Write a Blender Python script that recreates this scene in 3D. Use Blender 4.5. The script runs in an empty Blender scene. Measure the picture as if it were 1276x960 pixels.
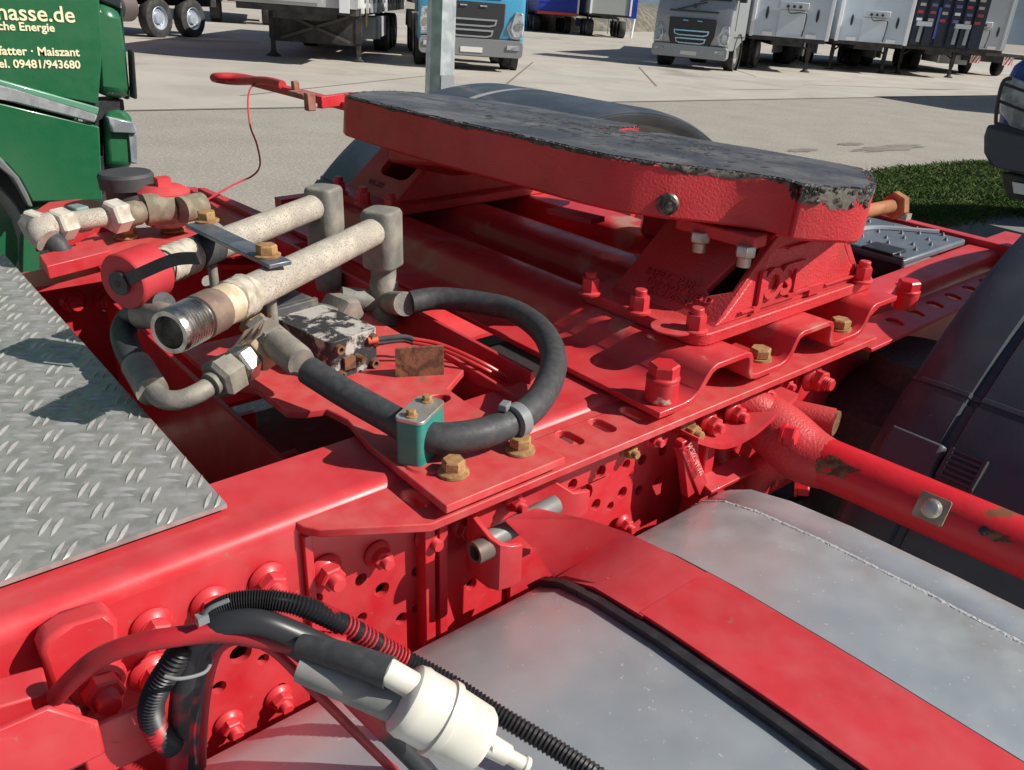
import bpy, bmesh, math, random
from mathutils import Vector as V, Matrix
from mathutils.geometry import tessellate_polygon
random.seed(7)
sc = bpy.context.scene
COL = sc.collection
R = math.radians
# ------------------------------------------------------------ camera, sun, sky
F = 1052.0                                   # focal length in pixels of the 1276 px wide photograph
CAM = V((0, 0, 1.5))
def axes(vx, vy):
    dx = V((vx[0]-638, vx[1]-480, F)).normalized()
    dy = V((vy[0]-638, vy[1]-480, F)); dy = (dy - dx*dy.dot(dx)).normalized()
    return Matrix((dx, dy, dx.cross(dy)))
RT = axes((2030, 25), (-335, -65))           # rows: the truck's own axes seen from the camera
up = V((.075*F, -F, .075*638-480-42.1)).normalized()
gx = (V(RT[0]) - up*V(RT[0]).dot(up)).normalized()
RG = Matrix((gx, up.cross(gx), up))          # rows: the yard's level axes
T = Matrix.Translation(CAM) @ (RG @ RT.transposed()).to_4x4() @ Matrix.Translation(-CAM)   # the chassis stands a little tail-high on the level yard
def at(x, y, X=None, Y=None, Z=None, M=RT):
    """where the line of sight through a photo point meets a plane"""
    r = M @ V(((x-638)/F, (y-480)/F, 1))
    t = (Z-1.5)/r.z if Z is not None else (Y/r.y if Y is not None else X/r.x)
    return CAM + r*t
def A(x, y, Z=None, Y=None, X=None): return at(x, y, X, Y, Z, RT)
def G(x, y, Z=None, Y=None, X=None): return at(x, y, X, Y, Z, RG)
cam = bpy.data.cameras.new('camera'); co = bpy.data.objects.new('camera', cam); COL.objects.link(co)
cam.sensor_width = 36; cam.lens = 36*F/1276; cam.clip_start = .02; cam.clip_end = 5000
flip = Matrix(((1, 0, 0), (0, -1, 0), (0, 0, -1)))
co.matrix_world = Matrix.Translation(CAM) @ (RG @ flip).to_4x4()
sc.camera = co
AZ, EL = R(-51), R(38)
sdir = T.to_3x3() @ V((math.cos(EL)*math.cos(AZ), math.cos(EL)*math.sin(AZ), math.sin(EL)))
sl = bpy.data.lights.new('sun', 'SUN'); sl.energy = 5.0; sl.angle = R(.5); sl.color = (1, .95, .87)
so = bpy.data.objects.new('sun', sl); COL.objects.link(so)
so.rotation_euler = (-sdir).to_track_quat('-Z', 'Y').to_euler(); so.location = (20, -25, 30)
w = bpy.data.worlds.new('World'); sc.world = w; w.use_nodes = True
sky = w.node_tree.nodes.new('ShaderNodeTexSky'); sky.sky_type = 'NISHITA'; sky.sun_disc = False
sky.sun_elevation = math.asin(sdir.z); sky.sun_rotation = math.atan2(sdir.x, sdir.y)
sky.dust_density = 1.2; sky.air_density = 1.0
bg = w.node_tree.nodes['Background']; bg.inputs['Strength'].default_value = .056
w.node_tree.links.new(sky.outputs[0], bg.inputs[0])
sc.view_settings.view_transform = 'Standard'; sc.view_settings.look = 'None'
sc.view_settings.exposure = .14; sc.view_settings.gamma = 1
sc.cycles.max_bounces = 6

# ------------------------------------------------------------ materials
MATS = {}
def mat(name, col, rough=.5, metal=0., col2=None, scale=20., lo=.45, hi=.6, bump=0., bscale=60., bdist=.002,
        dust=0., dustcol=(.42, .36, .3), dscale=9., spec=.5, speck=None, speckscale=400., specklo=.68, detail=6., up_dust_sheen=0., coat=0., distort=0., spots=None, spotscale=16., spotlo=.66, nrough=.5):
    if name in MATS: return MATS[name]
    m = bpy.data.materials.new(name); m.use_nodes = True; MATS[name] = m
    nt = m.node_tree; N = nt.nodes; L = nt.links; p = N['Principled BSDF']
    p.inputs['Roughness'].default_value = rough; p.inputs['Metallic'].default_value = metal
    p.inputs['Specular IOR Level'].default_value = spec
    p.inputs['Coat Weight'].default_value = coat; p.inputs['Coat Roughness'].default_value = .08
    tc = N.new('ShaderNodeTexCoord')
    def noise(s, d=6., dist=0.):
        n = N.new('ShaderNodeTexNoise'); n.inputs['Scale'].default_value = s; n.inputs['Detail'].default_value = d
        n.inputs['Distortion'].default_value = dist; n.inputs['Roughness'].default_value = nrough
        L.new(tc.outputs['Object'], n.inputs['Vector']); return n.outputs['Fac']
    def ramp(fac, a, b):
        r = N.new('ShaderNodeMapRange'); r.inputs['From Min'].default_value = a; r.inputs['From Max'].default_value = b
        L.new(fac, r.inputs['Value']); return r.outputs['Result']
    def mix(fac, a, b):
        x = N.new('ShaderNodeMix'); x.data_type = 'RGBA'
        if isinstance(fac, float): x.inputs[0].default_value = fac
        else: L.new(fac, x.inputs[0])
        for k, c in ((6, a), (7, b)):
            if isinstance(c, tuple): x.inputs[k].default_value = (*c, 1)
            else: L.new(c, x.inputs[k])
        return x.outputs[2]
    def mul(a, k):
        q = N.new('ShaderNodeMath'); q.operation = 'MULTIPLY'; L.new(a, q.inputs[0])
        if isinstance(k, float): q.inputs[1].default_value = k
        else: L.new(k, q.inputs[1])
        return q.outputs[0]
    c = col
    if col2: c = mix(ramp(noise(scale, detail, distort), lo, hi), c, col2)
    rg = None
    if dust > 0:
        f = mul(ramp(noise(dscale, 8.), .35, .75), float(dust))
        if up_dust_sheen > 0:  # upward faces take settled dust and, on red, a painted sky-reflection pink
            ge = N.new('ShaderNodeNewGeometry'); sx = N.new('ShaderNodeSeparateXYZ'); L.new(ge.outputs['Normal'], sx.inputs[0])
            u = ramp(sx.outputs['Z'], .2, .95)
            ad = N.new('ShaderNodeMath'); ad.operation = 'MULTIPLY_ADD'; ad.use_clamp = True
            L.new(u, ad.inputs[0]); ad.inputs[1].default_value = up_dust_sheen; L.new(f, ad.inputs[2]); f = ad.outputs[0]
        c = mix(f, c, dustcol); rg = f
    if speck:
        c = mix(ramp(noise(speckscale, 2.), specklo, specklo+.06), c, speck)
    if spots:
        c = mix(mul(ramp(noise(spotscale, 9., .6), spotlo, spotlo+.10), .75), c, spots)
    if isinstance(c, tuple): p.inputs['Base Color'].default_value = (*c, 1)
    else: L.new(c, p.inputs['Base Color'])
    rr = N.new('ShaderNodeMapRange'); L.new(noise(scale*1.7, 5.), rr.inputs['Value'])
    rr.inputs['From Min'].default_value = .3; rr.inputs['From Max'].default_value = .7
    rr.inputs['To Min'].default_value = max(.03, rough-.09); rr.inputs['To Max'].default_value = min(1, rough+.12)
    L.new(rr.outputs[0], p.inputs['Roughness'])
    if bump > 0:
        b = N.new('ShaderNodeBump'); b.inputs['Strength'].default_value = bump; b.inputs['Distance'].default_value = bdist
        L.new(noise(bscale, 5.), b.inputs['Height']); L.new(b.outputs[0], p.inputs['Normal'])
    return m
REDC = (.60, .022, .032)
red = lambda: mat('red_paint', REDC, .42, dust=.2, up_dust_sheen=.10, dscale=30., dustcol=(.64, .2, .2), bump=.05, bscale=25., col2=(.50, .016, .024), scale=6., speck=(.4, .1, .08), speckscale=120., specklo=.70, coat=.08, spots=(.28, .06, .04), spotscale=11., spotlo=.665)
redcast = lambda: mat('red_painted_casting', (.58, .024, .034), .42, dust=.16, up_dust_sheen=.14, dustcol=(.52, .2, .17), bump=.6, bscale=330., bdist=.0018, col2=(.50, .018, .026), scale=14., spots=(.2, .07, .05), spotscale=14., spotlo=.66)
reddusty = lambda: mat('dusty_red_paint', (.60, .028, .038), .45, dust=.34, up_dust_sheen=.12, dscale=46., dustcol=(.60, .22, .18), bump=.14, bscale=120., spots=(.26, .12, .07), spotscale=22., spotlo=.63)
mountred = lambda: mat('dust_caked_red_paint', (.58, .020, .030), .36, dust=.16, up_dust_sheen=.08, dscale=30., dustcol=(.6, .2, .18), bump=.08, bscale=60., coat=.2, spots=(.46, .30, .22), spotscale=8., spotlo=.585)
redrust = lambda: mat('red_paint_with_rust', (.6, .016, .025), .4, col2=(.2, .07, .03), scale=13., lo=.62, hi=.65, bump=.25, bscale=60., detail=9.)
rust = lambda: mat('ochre_rust', (.42, .25, .1), .8, col2=(.24, .12, .05), scale=130., lo=.35, hi=.7, bump=.5, bscale=300., bdist=.001)
rustbrown = lambda: mat('brown_rust', (.22, .1, .05), .85, col2=(.1, .05, .03), scale=90., bump=.5, bscale=200.)
pipe_m = lambda: mat('dusty_cream_steel', (.40, .365, .305), .8, col2=(.52, .475, .395), scale=30., speck=(.27, .235, .19), speckscale=520., specklo=.55, bump=.35, bscale=420.)
grey_m = lambda: mat('dusty_grey_steel', (.17, .165, .15), .6, col2=(.34, .31, .25), scale=30., lo=.42, hi=.72, bump=.3, bscale=260., metal=.15, dust=.15, up_dust_sheen=.22, dscale=40., dustcol=(.42, .39, .33))
zinc = lambda: mat('zinc_steel', (.55, .54, .5), .42, metal=.7, col2=(.5, .45, .35), scale=60., bump=.15, bscale=200.)
bright = lambda: mat('bright_steel', (.62, .6, .56), .28, metal=1., col2=(.4, .37, .33), scale=60.)
rubber = lambda: mat('dusty_black_rubber', (.045, .047, .05), .58, col2=(.062, .063, .065), scale=120., bump=.12, bscale=400., bdist=.0006)
black = lambda: mat('black_plastic', (.022, .023, .026), .42, col2=(.035, .036, .04), scale=60., bump=.06, bscale=200.)
guard_m = lambda: mat('scuffed_black_mudguard_plastic', (.045, .056, .070), .40, coat=.12, col2=(.066, .078, .094), scale=8., bump=.25, bscale=480., bdist=.0008, speck=(.14, .14, .15), speckscale=70., specklo=.72)
alu = lambda: mat('dull_aluminium', (.60, .655, .665), .36, metal=.6, col2=(.52, .575, .59), scale=14., lo=.35, hi=.65, speck=(.85, .84, .8), speckscale=170., specklo=.69, bump=.05, bscale=300., bdist=.0005, dust=.14, dscale=9., dustcol=(.60, .6, .58))
tread = lambda: mat('tread_plate_aluminium', (.42, .415, .395), .42, metal=.4, col2=(.32, .315, .30), scale=70., bump=.2, bscale=420., bdist=.0005, dust=.28, dscale=14., dustcol=(.46, .44, .4))
grease = lambda: mat('dark_grease', (.05, .051, .057), .38, col2=(.15, .146, .142), scale=9., lo=.38, hi=.66, bump=1., bscale=38., bdist=.006, detail=11., distort=.6, spots=(.025, .024, .023), spotscale=22., spotlo=.6)
greasewet = lambda: mat('lumpy_black_grease', (.03, .028, .026), .42, col2=(.09, .082, .07), scale=60., lo=.45, hi=.65, bump=.9, bscale=190., bdist=.003)
teal = lambda: mat('teal_plastic', (.0, .24, .19), .45, dust=.25, dscale=30.)
white_pl = lambda: mat('cream_white_plastic', (.66, .64, .57), .35, col2=(.58, .545, .46), scale=25., lo=.5, hi=.75)
green = lambda: mat('green_truck_paint', (.0035, .115, .042), .3, coat=.6, dust=.16, dscale=2.5, dustcol=(.2, .28, .18))
chalk = lambda: mat('worn_black_paint_on_aluminium', (.035, .035, .038), .5, col2=(.48, .46, .42), scale=30., lo=.485, hi=.545, distort=.3, nrough=.72, detail=9., bump=.4, bscale=120.)
cloth = lambda: mat('dirty_cream_tape', (.55, .5, .41), .85, col2=(.42, .37, .29), scale=90., bump=.6, bscale=120.)
def flat(name, col, rough=.5, metal=0., **k): return mat(name, col, rough, metal, **k)

# ------------------------------------------------------------ mesh builder
def frame(axis):
    w = V(axis).normalized(); a = V((0, 0, 1)) if abs(w.z) < .9 else V((1, 0, 0))
    u = a.cross(w).normalized(); return u, w.cross(u), w
def smooth_pts(pts, n=6):
    pts = [V(p) for p in pts]; out = []
    for i in range(len(pts)-1):
        p0 = pts[max(i-1, 0)]; p1 = pts[i]; p2 = pts[i+1]; p3 = pts[min(i+2, len(pts)-1)]
        for k in range(n):
            t = k/n
            out.append(.5*((2*p1)+(p2-p0)*t+(2*p0-5*p1+4*p2-p3)*t*t+(3*p1-p0-3*p2+p3)*t**3))
    out.append(pts[-1]); return out
class B:
    def __init__(s): s.v = []; s.f = []
    def add(s, vs, fs):
        k = len(s.v); s.v += [V(p) for p in vs]; s.f += [[i+k for i in f] for f in fs]; return s
    def box(s, c, size, rot=None):
        c = V(c); x, y, z = size[0]/2, size[1]/2, size[2]/2
        vs = [V((a*x, b*y, d*z)) for a in (-1, 1) for b in (-1, 1) for d in (-1, 1)]
        if rot is not None: vs = [rot @ q for q in vs]
        return s.add([c+q for q in vs], [(0, 1, 3, 2), (4, 6, 7, 5), (0, 4, 5, 1), (2, 3, 7, 6), (0, 2, 6, 4), (1, 5, 7, 3)])
    def bar(s, p0, p1, w, h, up=(0, 0, 1)):
        p0 = V(p0); p1 = V(p1); d = (p1-p0).normalized(); u = V(up).cross(d).normalized(); n = d.cross(u)
        vs = [p+u*a*w/2+n*b*h/2 for p in (p0, p1) for a in (-1, 1) for b in (-1, 1)]
        return s.add(vs, [(0, 1, 3, 2), (4, 6, 7, 5), (0, 4, 5, 1), (2, 3, 7, 6), (0, 2, 6, 4), (1, 5, 7, 3)])
    def lathe(s, o, axis, prof, n=20, phase=0., caps=True):
        """prof: (radius, height along axis) from bottom to top"""
        o = V(o); u, v, w_ = frame(axis); k = len(prof)
        vs = [o+w_*h+(u*math.cos(phase+2*math.pi*i/n)+v*math.sin(phase+2*math.pi*i/n))*r for r, h in prof for i in range(n)]
        fs = [(j*n+i, j*n+(i+1) % n, (j+1)*n+(i+1) % n, (j+1)*n+i) for j in range(k-1) for i in range(n)]
        if caps: fs += [tuple(reversed(range(n))), tuple(range((k-1)*n, k*n))]
        return s.add(vs, fs)
    def cyl(s, p0, p1, r, r2=None, n=20, caps=True):
        p0 = V(p0); p1 = V(p1); return s.lathe(p0, p1-p0, [(r, 0), (r if r2 is None else r2, (p1-p0).length)], n, caps=caps)
    def hexa(s, p0, p1, af, phase=0., ch=.12):
        p0 = V(p0); p1 = V(p1); r = af/math.sqrt(3); h = (p1-p0).length
        return s.lathe(p0, p1-p0, [(r*(1-ch), 0), (r, h*.12), (r, h*.86), (r*(1-ch), h)], 6, phase)
    def tube(s, pts, r, n=12, sub=6, caps=True):
        P = smooth_pts(pts, sub) if sub else [V(p) for p in pts]; m = len(P)
        t0 = (P[1]-P[0]).normalized(); u, v, _ = frame(t0); vs = []
        for i, p in enumerate(P):
            t = (P[min(i+1, m-1)]-P[max(i-1, 0)]).normalized()
            u = (u-t*u.dot(t)).normalized(); v = t.cross(u)
            rr = r(i/(m-1)) if callable(r) else r
            vs += [p+(u*math.cos(2*math.pi*k/n)+v*math.sin(2*math.pi*k/n))*rr for k in range(n)]
        fs = [(i*n+k, i*n+(k+1) % n, (i+1)*n+(k+1) % n, (i+1)*n+k) for i in range(m-1) for k in range(n)]
        if caps: fs += [tuple(reversed(range(n))), tuple(range((m-1)*n, m*n))]
        return s.add(vs, fs)
    def poly(s, outer, th, O=(0, 0, 0), U=(1, 0, 0), W=(0, 1, 0), holes=()):
        """flat plate with holes; outline on the plane O+U*a+W*b, thickness th against U x W"""
        O = V(O); U = V(U).normalized(); W = V(W).normalized(); N = U.cross(W)
        rings = [[V((a, b, 0)) for a, b in outer]] + [[V((a, b, 0)) for a, b in h] for h in holes]
        flatv = [q for r in rings for q in r]
        tris = tessellate_polygon(rings)
        n = len(flatv); P = [O+U*q.x+W*q.y for q in flatv]
        fs = []
        for t in tris:
            a, b, c = (flatv[i] for i in t)
            t = tuple(t) if (b-a).cross(c-a).z > 0 else tuple(reversed(t))
            fs.append(t); fs.append(tuple(n+i for i in reversed(t)))
        k = 0
        for ri, r in enumerate(rings):
            m = len(r); area = sum(r[i].x*r[(i+1) % m].y-r[(i+1) % m].x*r[i].y for i in range(m))
            for i in range(m):
                a, b = k+i, k+(i+1) % m
                fs.append((b, a, a+n, b+n) if (area > 0) == (ri == 0) else (a, b, b+n, a+n))
            k += m
        return s.add(P+[q-N*th for q in P], fs)
    def sweep(s, prof, d0, d1, th=0.):
        """prof: 3D points of an open strip at d0; copied to d1 = offset vector; thickness th"""
        prof = [V(p) for p in prof]; off0 = V(d0); off1 = V(d1); n = len(prof); e = (off1-off0).normalized()
        nr = []
        for i in range(n):
            t = (prof[min(i+1, n-1)]-prof[max(i-1, 0)]).normalized(); nr.append(e.cross(t).normalized())
        a = [p+off0 for p in prof]; b = [p+off1 for p in prof]
        c = [p+off0-q*th for p, q in zip(prof, nr)]; d = [p+off1-q*th for p, q in zip(prof, nr)]
        fs = []
        for i in range(n-1):
            fs += [(i, i+1, n+i+1, n+i), (2*n+i+1, 2*n+i, 3*n+i, 3*n+i+1), (i+1, i, 2*n+i, 2*n+i+1), (n+i, n+i+1, 3*n+i+1, 3*n+i)]
        fs += [(0, n, 3*n, 2*n), (n-1, 2*n+n-1, 3*n+n-1, n+n-1)]
        return s.add(a+b+c+d, fs)
    def loft(s, rings, caps=True):
        n = len(rings[0]); vs = [p for r in rings for p in r]
        fs = [(j*n+i, j*n+(i+1) % n, (j+1)*n+(i+1) % n, (j+1)*n+i) for j in range(len(rings)-1) for i in range(n)]
        if caps: fs += [tuple(reversed(range(n))), tuple(range((len(rings)-1)*n, len(rings)*n))]
        return s.add(vs, fs)
    def tf(s, M):
        s.v = [M @ p for p in s.v]; return s
    def mesh(s, name, c, ang=35):
        me = bpy.data.meshes.new(name); me.from_pydata([tuple(p-c) for p in s.v], [], s.f)
        bm = bmesh.new(); bm.from_mesh(me); bmesh.ops.recalc_face_normals(bm, faces=bm.faces); bm.to_mesh(me); bm.free()
        for p in me.polygons: p.use_smooth = True
        me.set_sharp_from_angle(angle=R(ang)); me.update(); return me
    def center(s):
        lo = [min(p[i] for p in s.v) for i in range(3)]; hi = [max(p[i] for p in s.v) for i in range(3)]
        return V([(a+b)/2 for a, b in zip(lo, hi)])
ORG = {}
def tag(o, label=None, cat=None, group=None, kind=None):
    for k, v_ in (('label', label), ('category', cat), ('group', group), ('kind', kind)):
        if v_: o[k] = v_
    return o
def thing(name, label, cat, base=(0, 0, 0), M=None, group=None):
    o = bpy.data.objects.new(name, None); COL.objects.link(o); o.empty_display_size = .1
    o.matrix_world = (M if M is not None else Matrix()) @ Matrix.Translation(V(base)); ORG[o] = V(base)
    return tag(o, label, cat, group)
def obj(name, b, m, parent=None, label=None, kind=None, bevel=0., M=None, ang=35, cat=None, group=None):
    c = b.center(); me = b.mesh(name, c, ang)
    for x in (m if isinstance(m, (list, tuple)) else [m]): me.materials.append(x)
    o = bpy.data.objects.new(name, me); COL.objects.link(o); ORG[o] = c
    if parent is not None: o.parent = parent; o.location = c-ORG[parent]
    else: o.matrix_world = (M if M is not None else Matrix()) @ Matrix.Translation(c)
    if bevel:
        d = o.modifiers.new('edge', 'BEVEL'); d.width = bevel; d.segments = 2; d.limit_method = 'ANGLE'; d.angle_limit = R(40); d.harden_normals = False
    return tag(o, label, cat, group, kind)
def rot_to(axis, spin=0.):
    u, v_, w_ = frame(axis); return Matrix((u, v_, w_)).transposed().to_4x4() @ Matrix.Rotation(spin, 4, 'Z')
CACHE = {}
def inst(name, key, build, m, parent, p, axis=(0, 0, 1), spin=0., label=None, s=1.):
    """one more copy of a small piece (bolt, nut, slat) sharing its mesh"""
    k = (key, m.name)
    if k not in CACHE:
        b = B(); build(b); me = b.mesh(name, V(), 30); me.materials.append(m); CACHE[k] = me
    o = bpy.data.objects.new(name, CACHE[k]); COL.objects.link(o); o.parent = parent; ORG[o] = V(p)
    o.matrix_local = Matrix.Translation(V(p)-ORG[parent]) @ rot_to(axis, spin) @ Matrix.Scale(s, 4)
    if label: o['label'] = label
    return o
def b_flange(b):      # flanged hex bolt head, 30 mm flange
    b.lathe((0, 0, 0), (0, 0, 1), [(.0145, 0), (.015, .001), (.0145, .003), (.0105, .0055), (.0105, .006)], 20); b.hexa((0, 0, .005), (0, 0, .0155), .019)
def b_nut(b):         # flange nut with the bolt end showing
    b.lathe((0, 0, 0), (0, 0, 1), [(.0165, 0), (.017, .0012), (.016, .0035), (.012, .007), (.012, .008)], 20); b.hexa((0, 0, .006), (0, 0, .018), .0215)
    b.lathe((0, 0, .015), (0, 0, 1), [(.0075, 0)]+[(.0075-.0008*(i % 2), .003+i*.0012) for i in range(7)]+[(.0062, .0125)], 14)
def b_stud(b):        # tall locking nut on a stud
    b.lathe((0, 0, 0), (0, 0, 1), [(.0165, 0), (.0165, .003), (.013, .005)], 18); b.hexa((0, 0, .004), (0, 0, .024), .0225, ch=.06); b.lathe((0, 0, .02), (0, 0, 1), [(.0085, 0), (.0085, .0115), (.0075, .0125)], 14)
def b_hex(b):         # plain hex head on a washer
    b.lathe((0, 0, 0), (0, 0, 1), [(.0155, 0), (.0155, .003)], 20); b.hexa((0, 0, .003), (0, 0, .015), .0235)
def b_big(b):         # hex bolt on a tall spacer
    b.lathe((0, 0, 0), (0, 0, 1), [(.0185, 0), (.0185, .025), (.0178, .026)], 24); b.lathe((0, 0, .026), (0, 0, 1), [(.019, 0), (.019, .003), (.0165, .005)], 24); b.hexa((0, 0, .029), (0, 0, .045), .030)
def ell(cx, cy, rx, ry=None, n=14, a=0.):
    ry = ry or rx; ca, sa = math.cos(a), math.sin(a)
    return [(cx+rx*math.cos(t)*ca-ry*math.sin(t)*sa, cy+rx*math.cos(t)*sa+ry*math.sin(t)*ca) for t in (2*math.pi*i/n for i in range(n))]
def slot(cx, cy, l, r, a=0., n=6):
    pts = [(l+r*math.cos(t), r*math.sin(t)) for t in (-math.pi/2+math.pi*i/n for i in range(n+1))]
    pts += [(-l-r*math.cos(t), -r*math.sin(t)) for t in (-math.pi/2+math.pi*i/n for i in range(n+1))]
    ca, sa = math.cos(a), math.sin(a); return [(cx+x*ca-y*sa, cy+x*sa+y*ca) for x, y in pts]
def rrect(x0, y0, x1, y1, r, n=4):
    out = []
    for cx, cy, a in ((x1-r, y0+r, -90), (x1-r, y1-r, 0), (x0+r, y1-r, 90), (x0+r, y0+r, 180)):
        out += [(cx+r*math.cos(R(a+90*i/n)), cy+r*math.sin(R(a+90*i/n))) for i in range(n+1)]
    return out
def textmesh(txt, size, ext, M, shear=0., align='LEFT', spacing=1., bold=0.):
    cu = bpy.data.curves.new('t', 'FONT'); cu.body = txt; cu.size = size; cu.extrude = ext; cu.align_x = align; cu.shear = shear; cu.resolution_u = 4
    cu.space_character = spacing; cu.offset = bold
    o = bpy.data.objects.new('t', cu); COL.objects.link(o); dg = bpy.context.evaluated_depsgraph_get()
    me = bpy.data.meshes.new_from_object(o.evaluated_get(dg)); b = B()
    b.add([M @ v_.co for v_ in me.vertices], [tuple(p.vertices) for p in me.polygons])
    bpy.data.objects.remove(o); bpy.data.curves.remove(cu); bpy.data.meshes.remove(me); return b
def fr(O, U, W):      # matrix with columns U, W, UxW at O
    U = V(U).normalized(); W = V(W); W = (W-U*U.dot(W)).normalized(); N = U.cross(W)
    M = Matrix((U, W, N)).transposed().to_4x4(); M.translation = V(O); return M
# ============================================================ the red truck chassis (truck axes: X to its tail, Y to its far side)
YC = 1.009; YN = .585; YF = 2*YC-YN; Z0 = 1.069
TR = thing('tractor_truck', 'red tractor truck chassis with tilted fifth wheel plate, hydraulic pipes and aluminium fuel tank', 'truck', (1.2, YC, 0), T)
RED = red(); CAST = redcast(); DUSTY = reddusty(); RUST = rust(); RB = rustbrown(); RR = redrust(); PIPE = pipe_m(); GREY = grey_m(); ZN = zinc(); BR = bright(); RUB = rubber(); BLK = black(); GRD = guard_m(); ALU = alu(); TEAL = teal(); CLOTH = cloth()

def rail(y, s, holes, x0, x1, label):
    """C-section rail, web at y, flanges pointing s; holes: (x, z, r)"""
    b = B(); t = .008; r = .016; fl = .095
    b.poly([(x0, .80), (x1, .80), (x1, Z0-r), (x0, Z0-r)], t, (0, y, 0), (1, 0, 0), (0, 0, 1), [ell(x, z, q, n=14) for x, z, q in holes]) if s > 0 else \
        b.poly([(x0, .80), (x1, .80), (x1, Z0-r), (x0, Z0-r)], t, (0, y-t, 0), (1, 0, 0), (0, 0, 1), [ell(x, z, q, n=14) for x, z, q in holes])
    arc = [V((x0, y+s*(r-r*math.cos(a)), Z0-r+r*math.sin(a))) for a in (math.pi/2*i/7 for i in range(8))]
    prof = arc+[V((x0, y+s*fl, Z0))]
    d = (0, 0, 0), (x1-x0, 0, 0)
    b.sweep(prof if s > 0 else prof[::-1], *d, th=t)
    b.box(((x0+x1)/2, y+s*fl/2, .796), (x1-x0, fl, t))
    return obj('frame_rail', b, RED, TR, label)
wh = lambda L, y=YN: [(A(x, py, Y=y).x, A(x, py, Y=y).z, r) for x, py, r in L]
near_holes = wh([(300, 815, .0105), (328, 822, .006), (273, 857, .0068), (395, 747, .0065), (450, 722, .0065), (476, 735, .0085), (451, 770, .006), (519, 712, .006), (519, 758, .0055), (128, 888, .009), (350, 858, .006)])
near_holes += [(.715+.038*i, z, .0075) for i in range(11) for z in (1.01, .965, .92)]+[(.27+.045*i, .90, .0075) for i in range(5)]
near_rail = rail(YN, 1, near_holes, -1.0, 1.16, 'near side red frame rail with a rounded glossy top edge')
far_rail = rail(YF, -1, [(.22, 1.0, .011), (.235, .955, .011), (.33, .99, .011), (.36, .94, .009), (.5, 1.0, .011)], -1.0, 1.84, 'far side red frame rail, its inner face in shade')
# gusset plates and rows of nuts on the near web
b = B(); gh = wh([(715, 605, .0075), (750, 589, .0085), (730, 617, .013), (744, 630, .0078), (777, 615, .0082), (762, 632, .006), (782, 580, .007), (690, 622, .007)], .575)
b.poly([(.50, .80), (.695, .80), (.690, 1.05), (.5, 1.05)], .007, (0, .577, 0), (1, 0, 0), (0, 0, 1), [ell(x, z, q) for x, z, q in gh]).tf(Matrix.Translation((0, 0, 0)))
g1 = obj('gusset_plate', b, RED, TR, 'lit red reinforcing plate with five round holes', bevel=.001)
b = B(); b.bar((.385, .578, .80), (.385, .578, 1.05), .02, .012, (1, 0, 0)); b.bar((.4, .572, .80), (.4, .572, 1.05), .012, .01, (1, 0, 0)); b.bar((.262, .581, .80), (.262, .581, 1.05), .006, .008, (1, 0, 0))
obj('web_rib', b, RED, TR, bevel=.001)
for px, py in ((122, 850), (190, 780), (262, 752), (333, 722), (405, 711)):
    inst('frame_nut', 'nut', b_nut, RED, near_rail, A(px, py, Y=YN-.001), (0, -1, 0), random.random(), s=1.02)
inst('frame_nut', 'nut', b_nut, RED, near_rail, A(190, 838, Y=YN-.001), (0, -1, 0), .4, s=1.1)
for px, py in ((470, 690), (531, 668), (575, 655)):
    inst('frame_nut', 'nut', b_nut, RED, near_rail, A(px, py, Y=YN-.001), (0, -1, 0), random.random(), s=.85)
for px, py in ((347, 868), (285, 900)):
    inst('frame_nut', 'nut', b_nut, RED, near_rail, A(px, py, Y=YN-.001), (0, -1, 0), random.random(), s=.8)
for i, (px, py) in enumerate(((640, 625), (780, 560), (811, 546), (855, 535), (882, 526), (912, 513), (928, 502), (951, 488), (976, 478))):
    m_ = RUST if i in (1, 3) else RED
    inst('frame_nut', 'nut', b_nut, m_, near_rail, A(px, py, Y=.556), (0, -1, 0), random.random(), s=.9 if 2 < i < 6 else .68)
inst('frame_nut', 'nut', b_nut, RED, near_rail, A(1010, 470, Y=.55), (0, -1, 0), .3, s=1.25)
inst('frame_nut', 'nut', b_nut, RED, near_rail, A(775, 652, Y=.57), (0, -1, 0), .3, s=.75)
for px, py in ((90, 375), (132, 372)):
    inst('frame_nut', 'nut', b_nut, RED, far_rail, A(px, py, Y=YF-.009), (0, -1, 0), .3, s=1.2)
# the mounting flange bolted along the near web
def P2(px, py, z): q = A(px, py, Z=z); return (q.x, q.y)
b = B(); FZ = 1.062
hs = []
for px, py in ((516, 621), (710, 545.3), (750.5, 530), (788, 514.8)):
    q = P2(px, py, FZ); hs.append(slot(q[0], q[1], .009, .0085, R(92)))
b.poly([(.253, .597), (.258, .578), (.268, .565), (.35, .5145), (1.105, .512), (1.112, .52), (1.112, .597)], .009, (0, 0, FZ), holes=hs)
flange = obj('mounting_flange', b, DUSTY, TR, 'red flange plate with long slots along the near rail', bevel=.0012)
b = B(); b.poly([(1.10, .513), (1.84, .522), (1.84, .582), (1.10, .582)], .006, (0, 0, 1.046), holes=[slot(1.23+.066*i, .549+.001*i, .006, .0105, R(60)) for i in range(9)]); rear_fl = obj('rear_flange', b, RED, TR, 'shaded red flange behind the coupling, pierced by oval holes', bevel=.001)
b = B(); arc_ = [V((0, .585+.014*(1-math.cos(a_)), Z0-.014+.014*math.sin(a_))) for a_ in (math.pi/2*i/6 for i in range(7))]; b.sweep([V((0, .585, .86))]+arc_+[V((0, .642, Z0))], (1.161, 0, 0), (1.86, .012, 0), .007); obj('rear_rail', b, RED, TR, 'tail end of the near red rail, its top in the sun')
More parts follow.
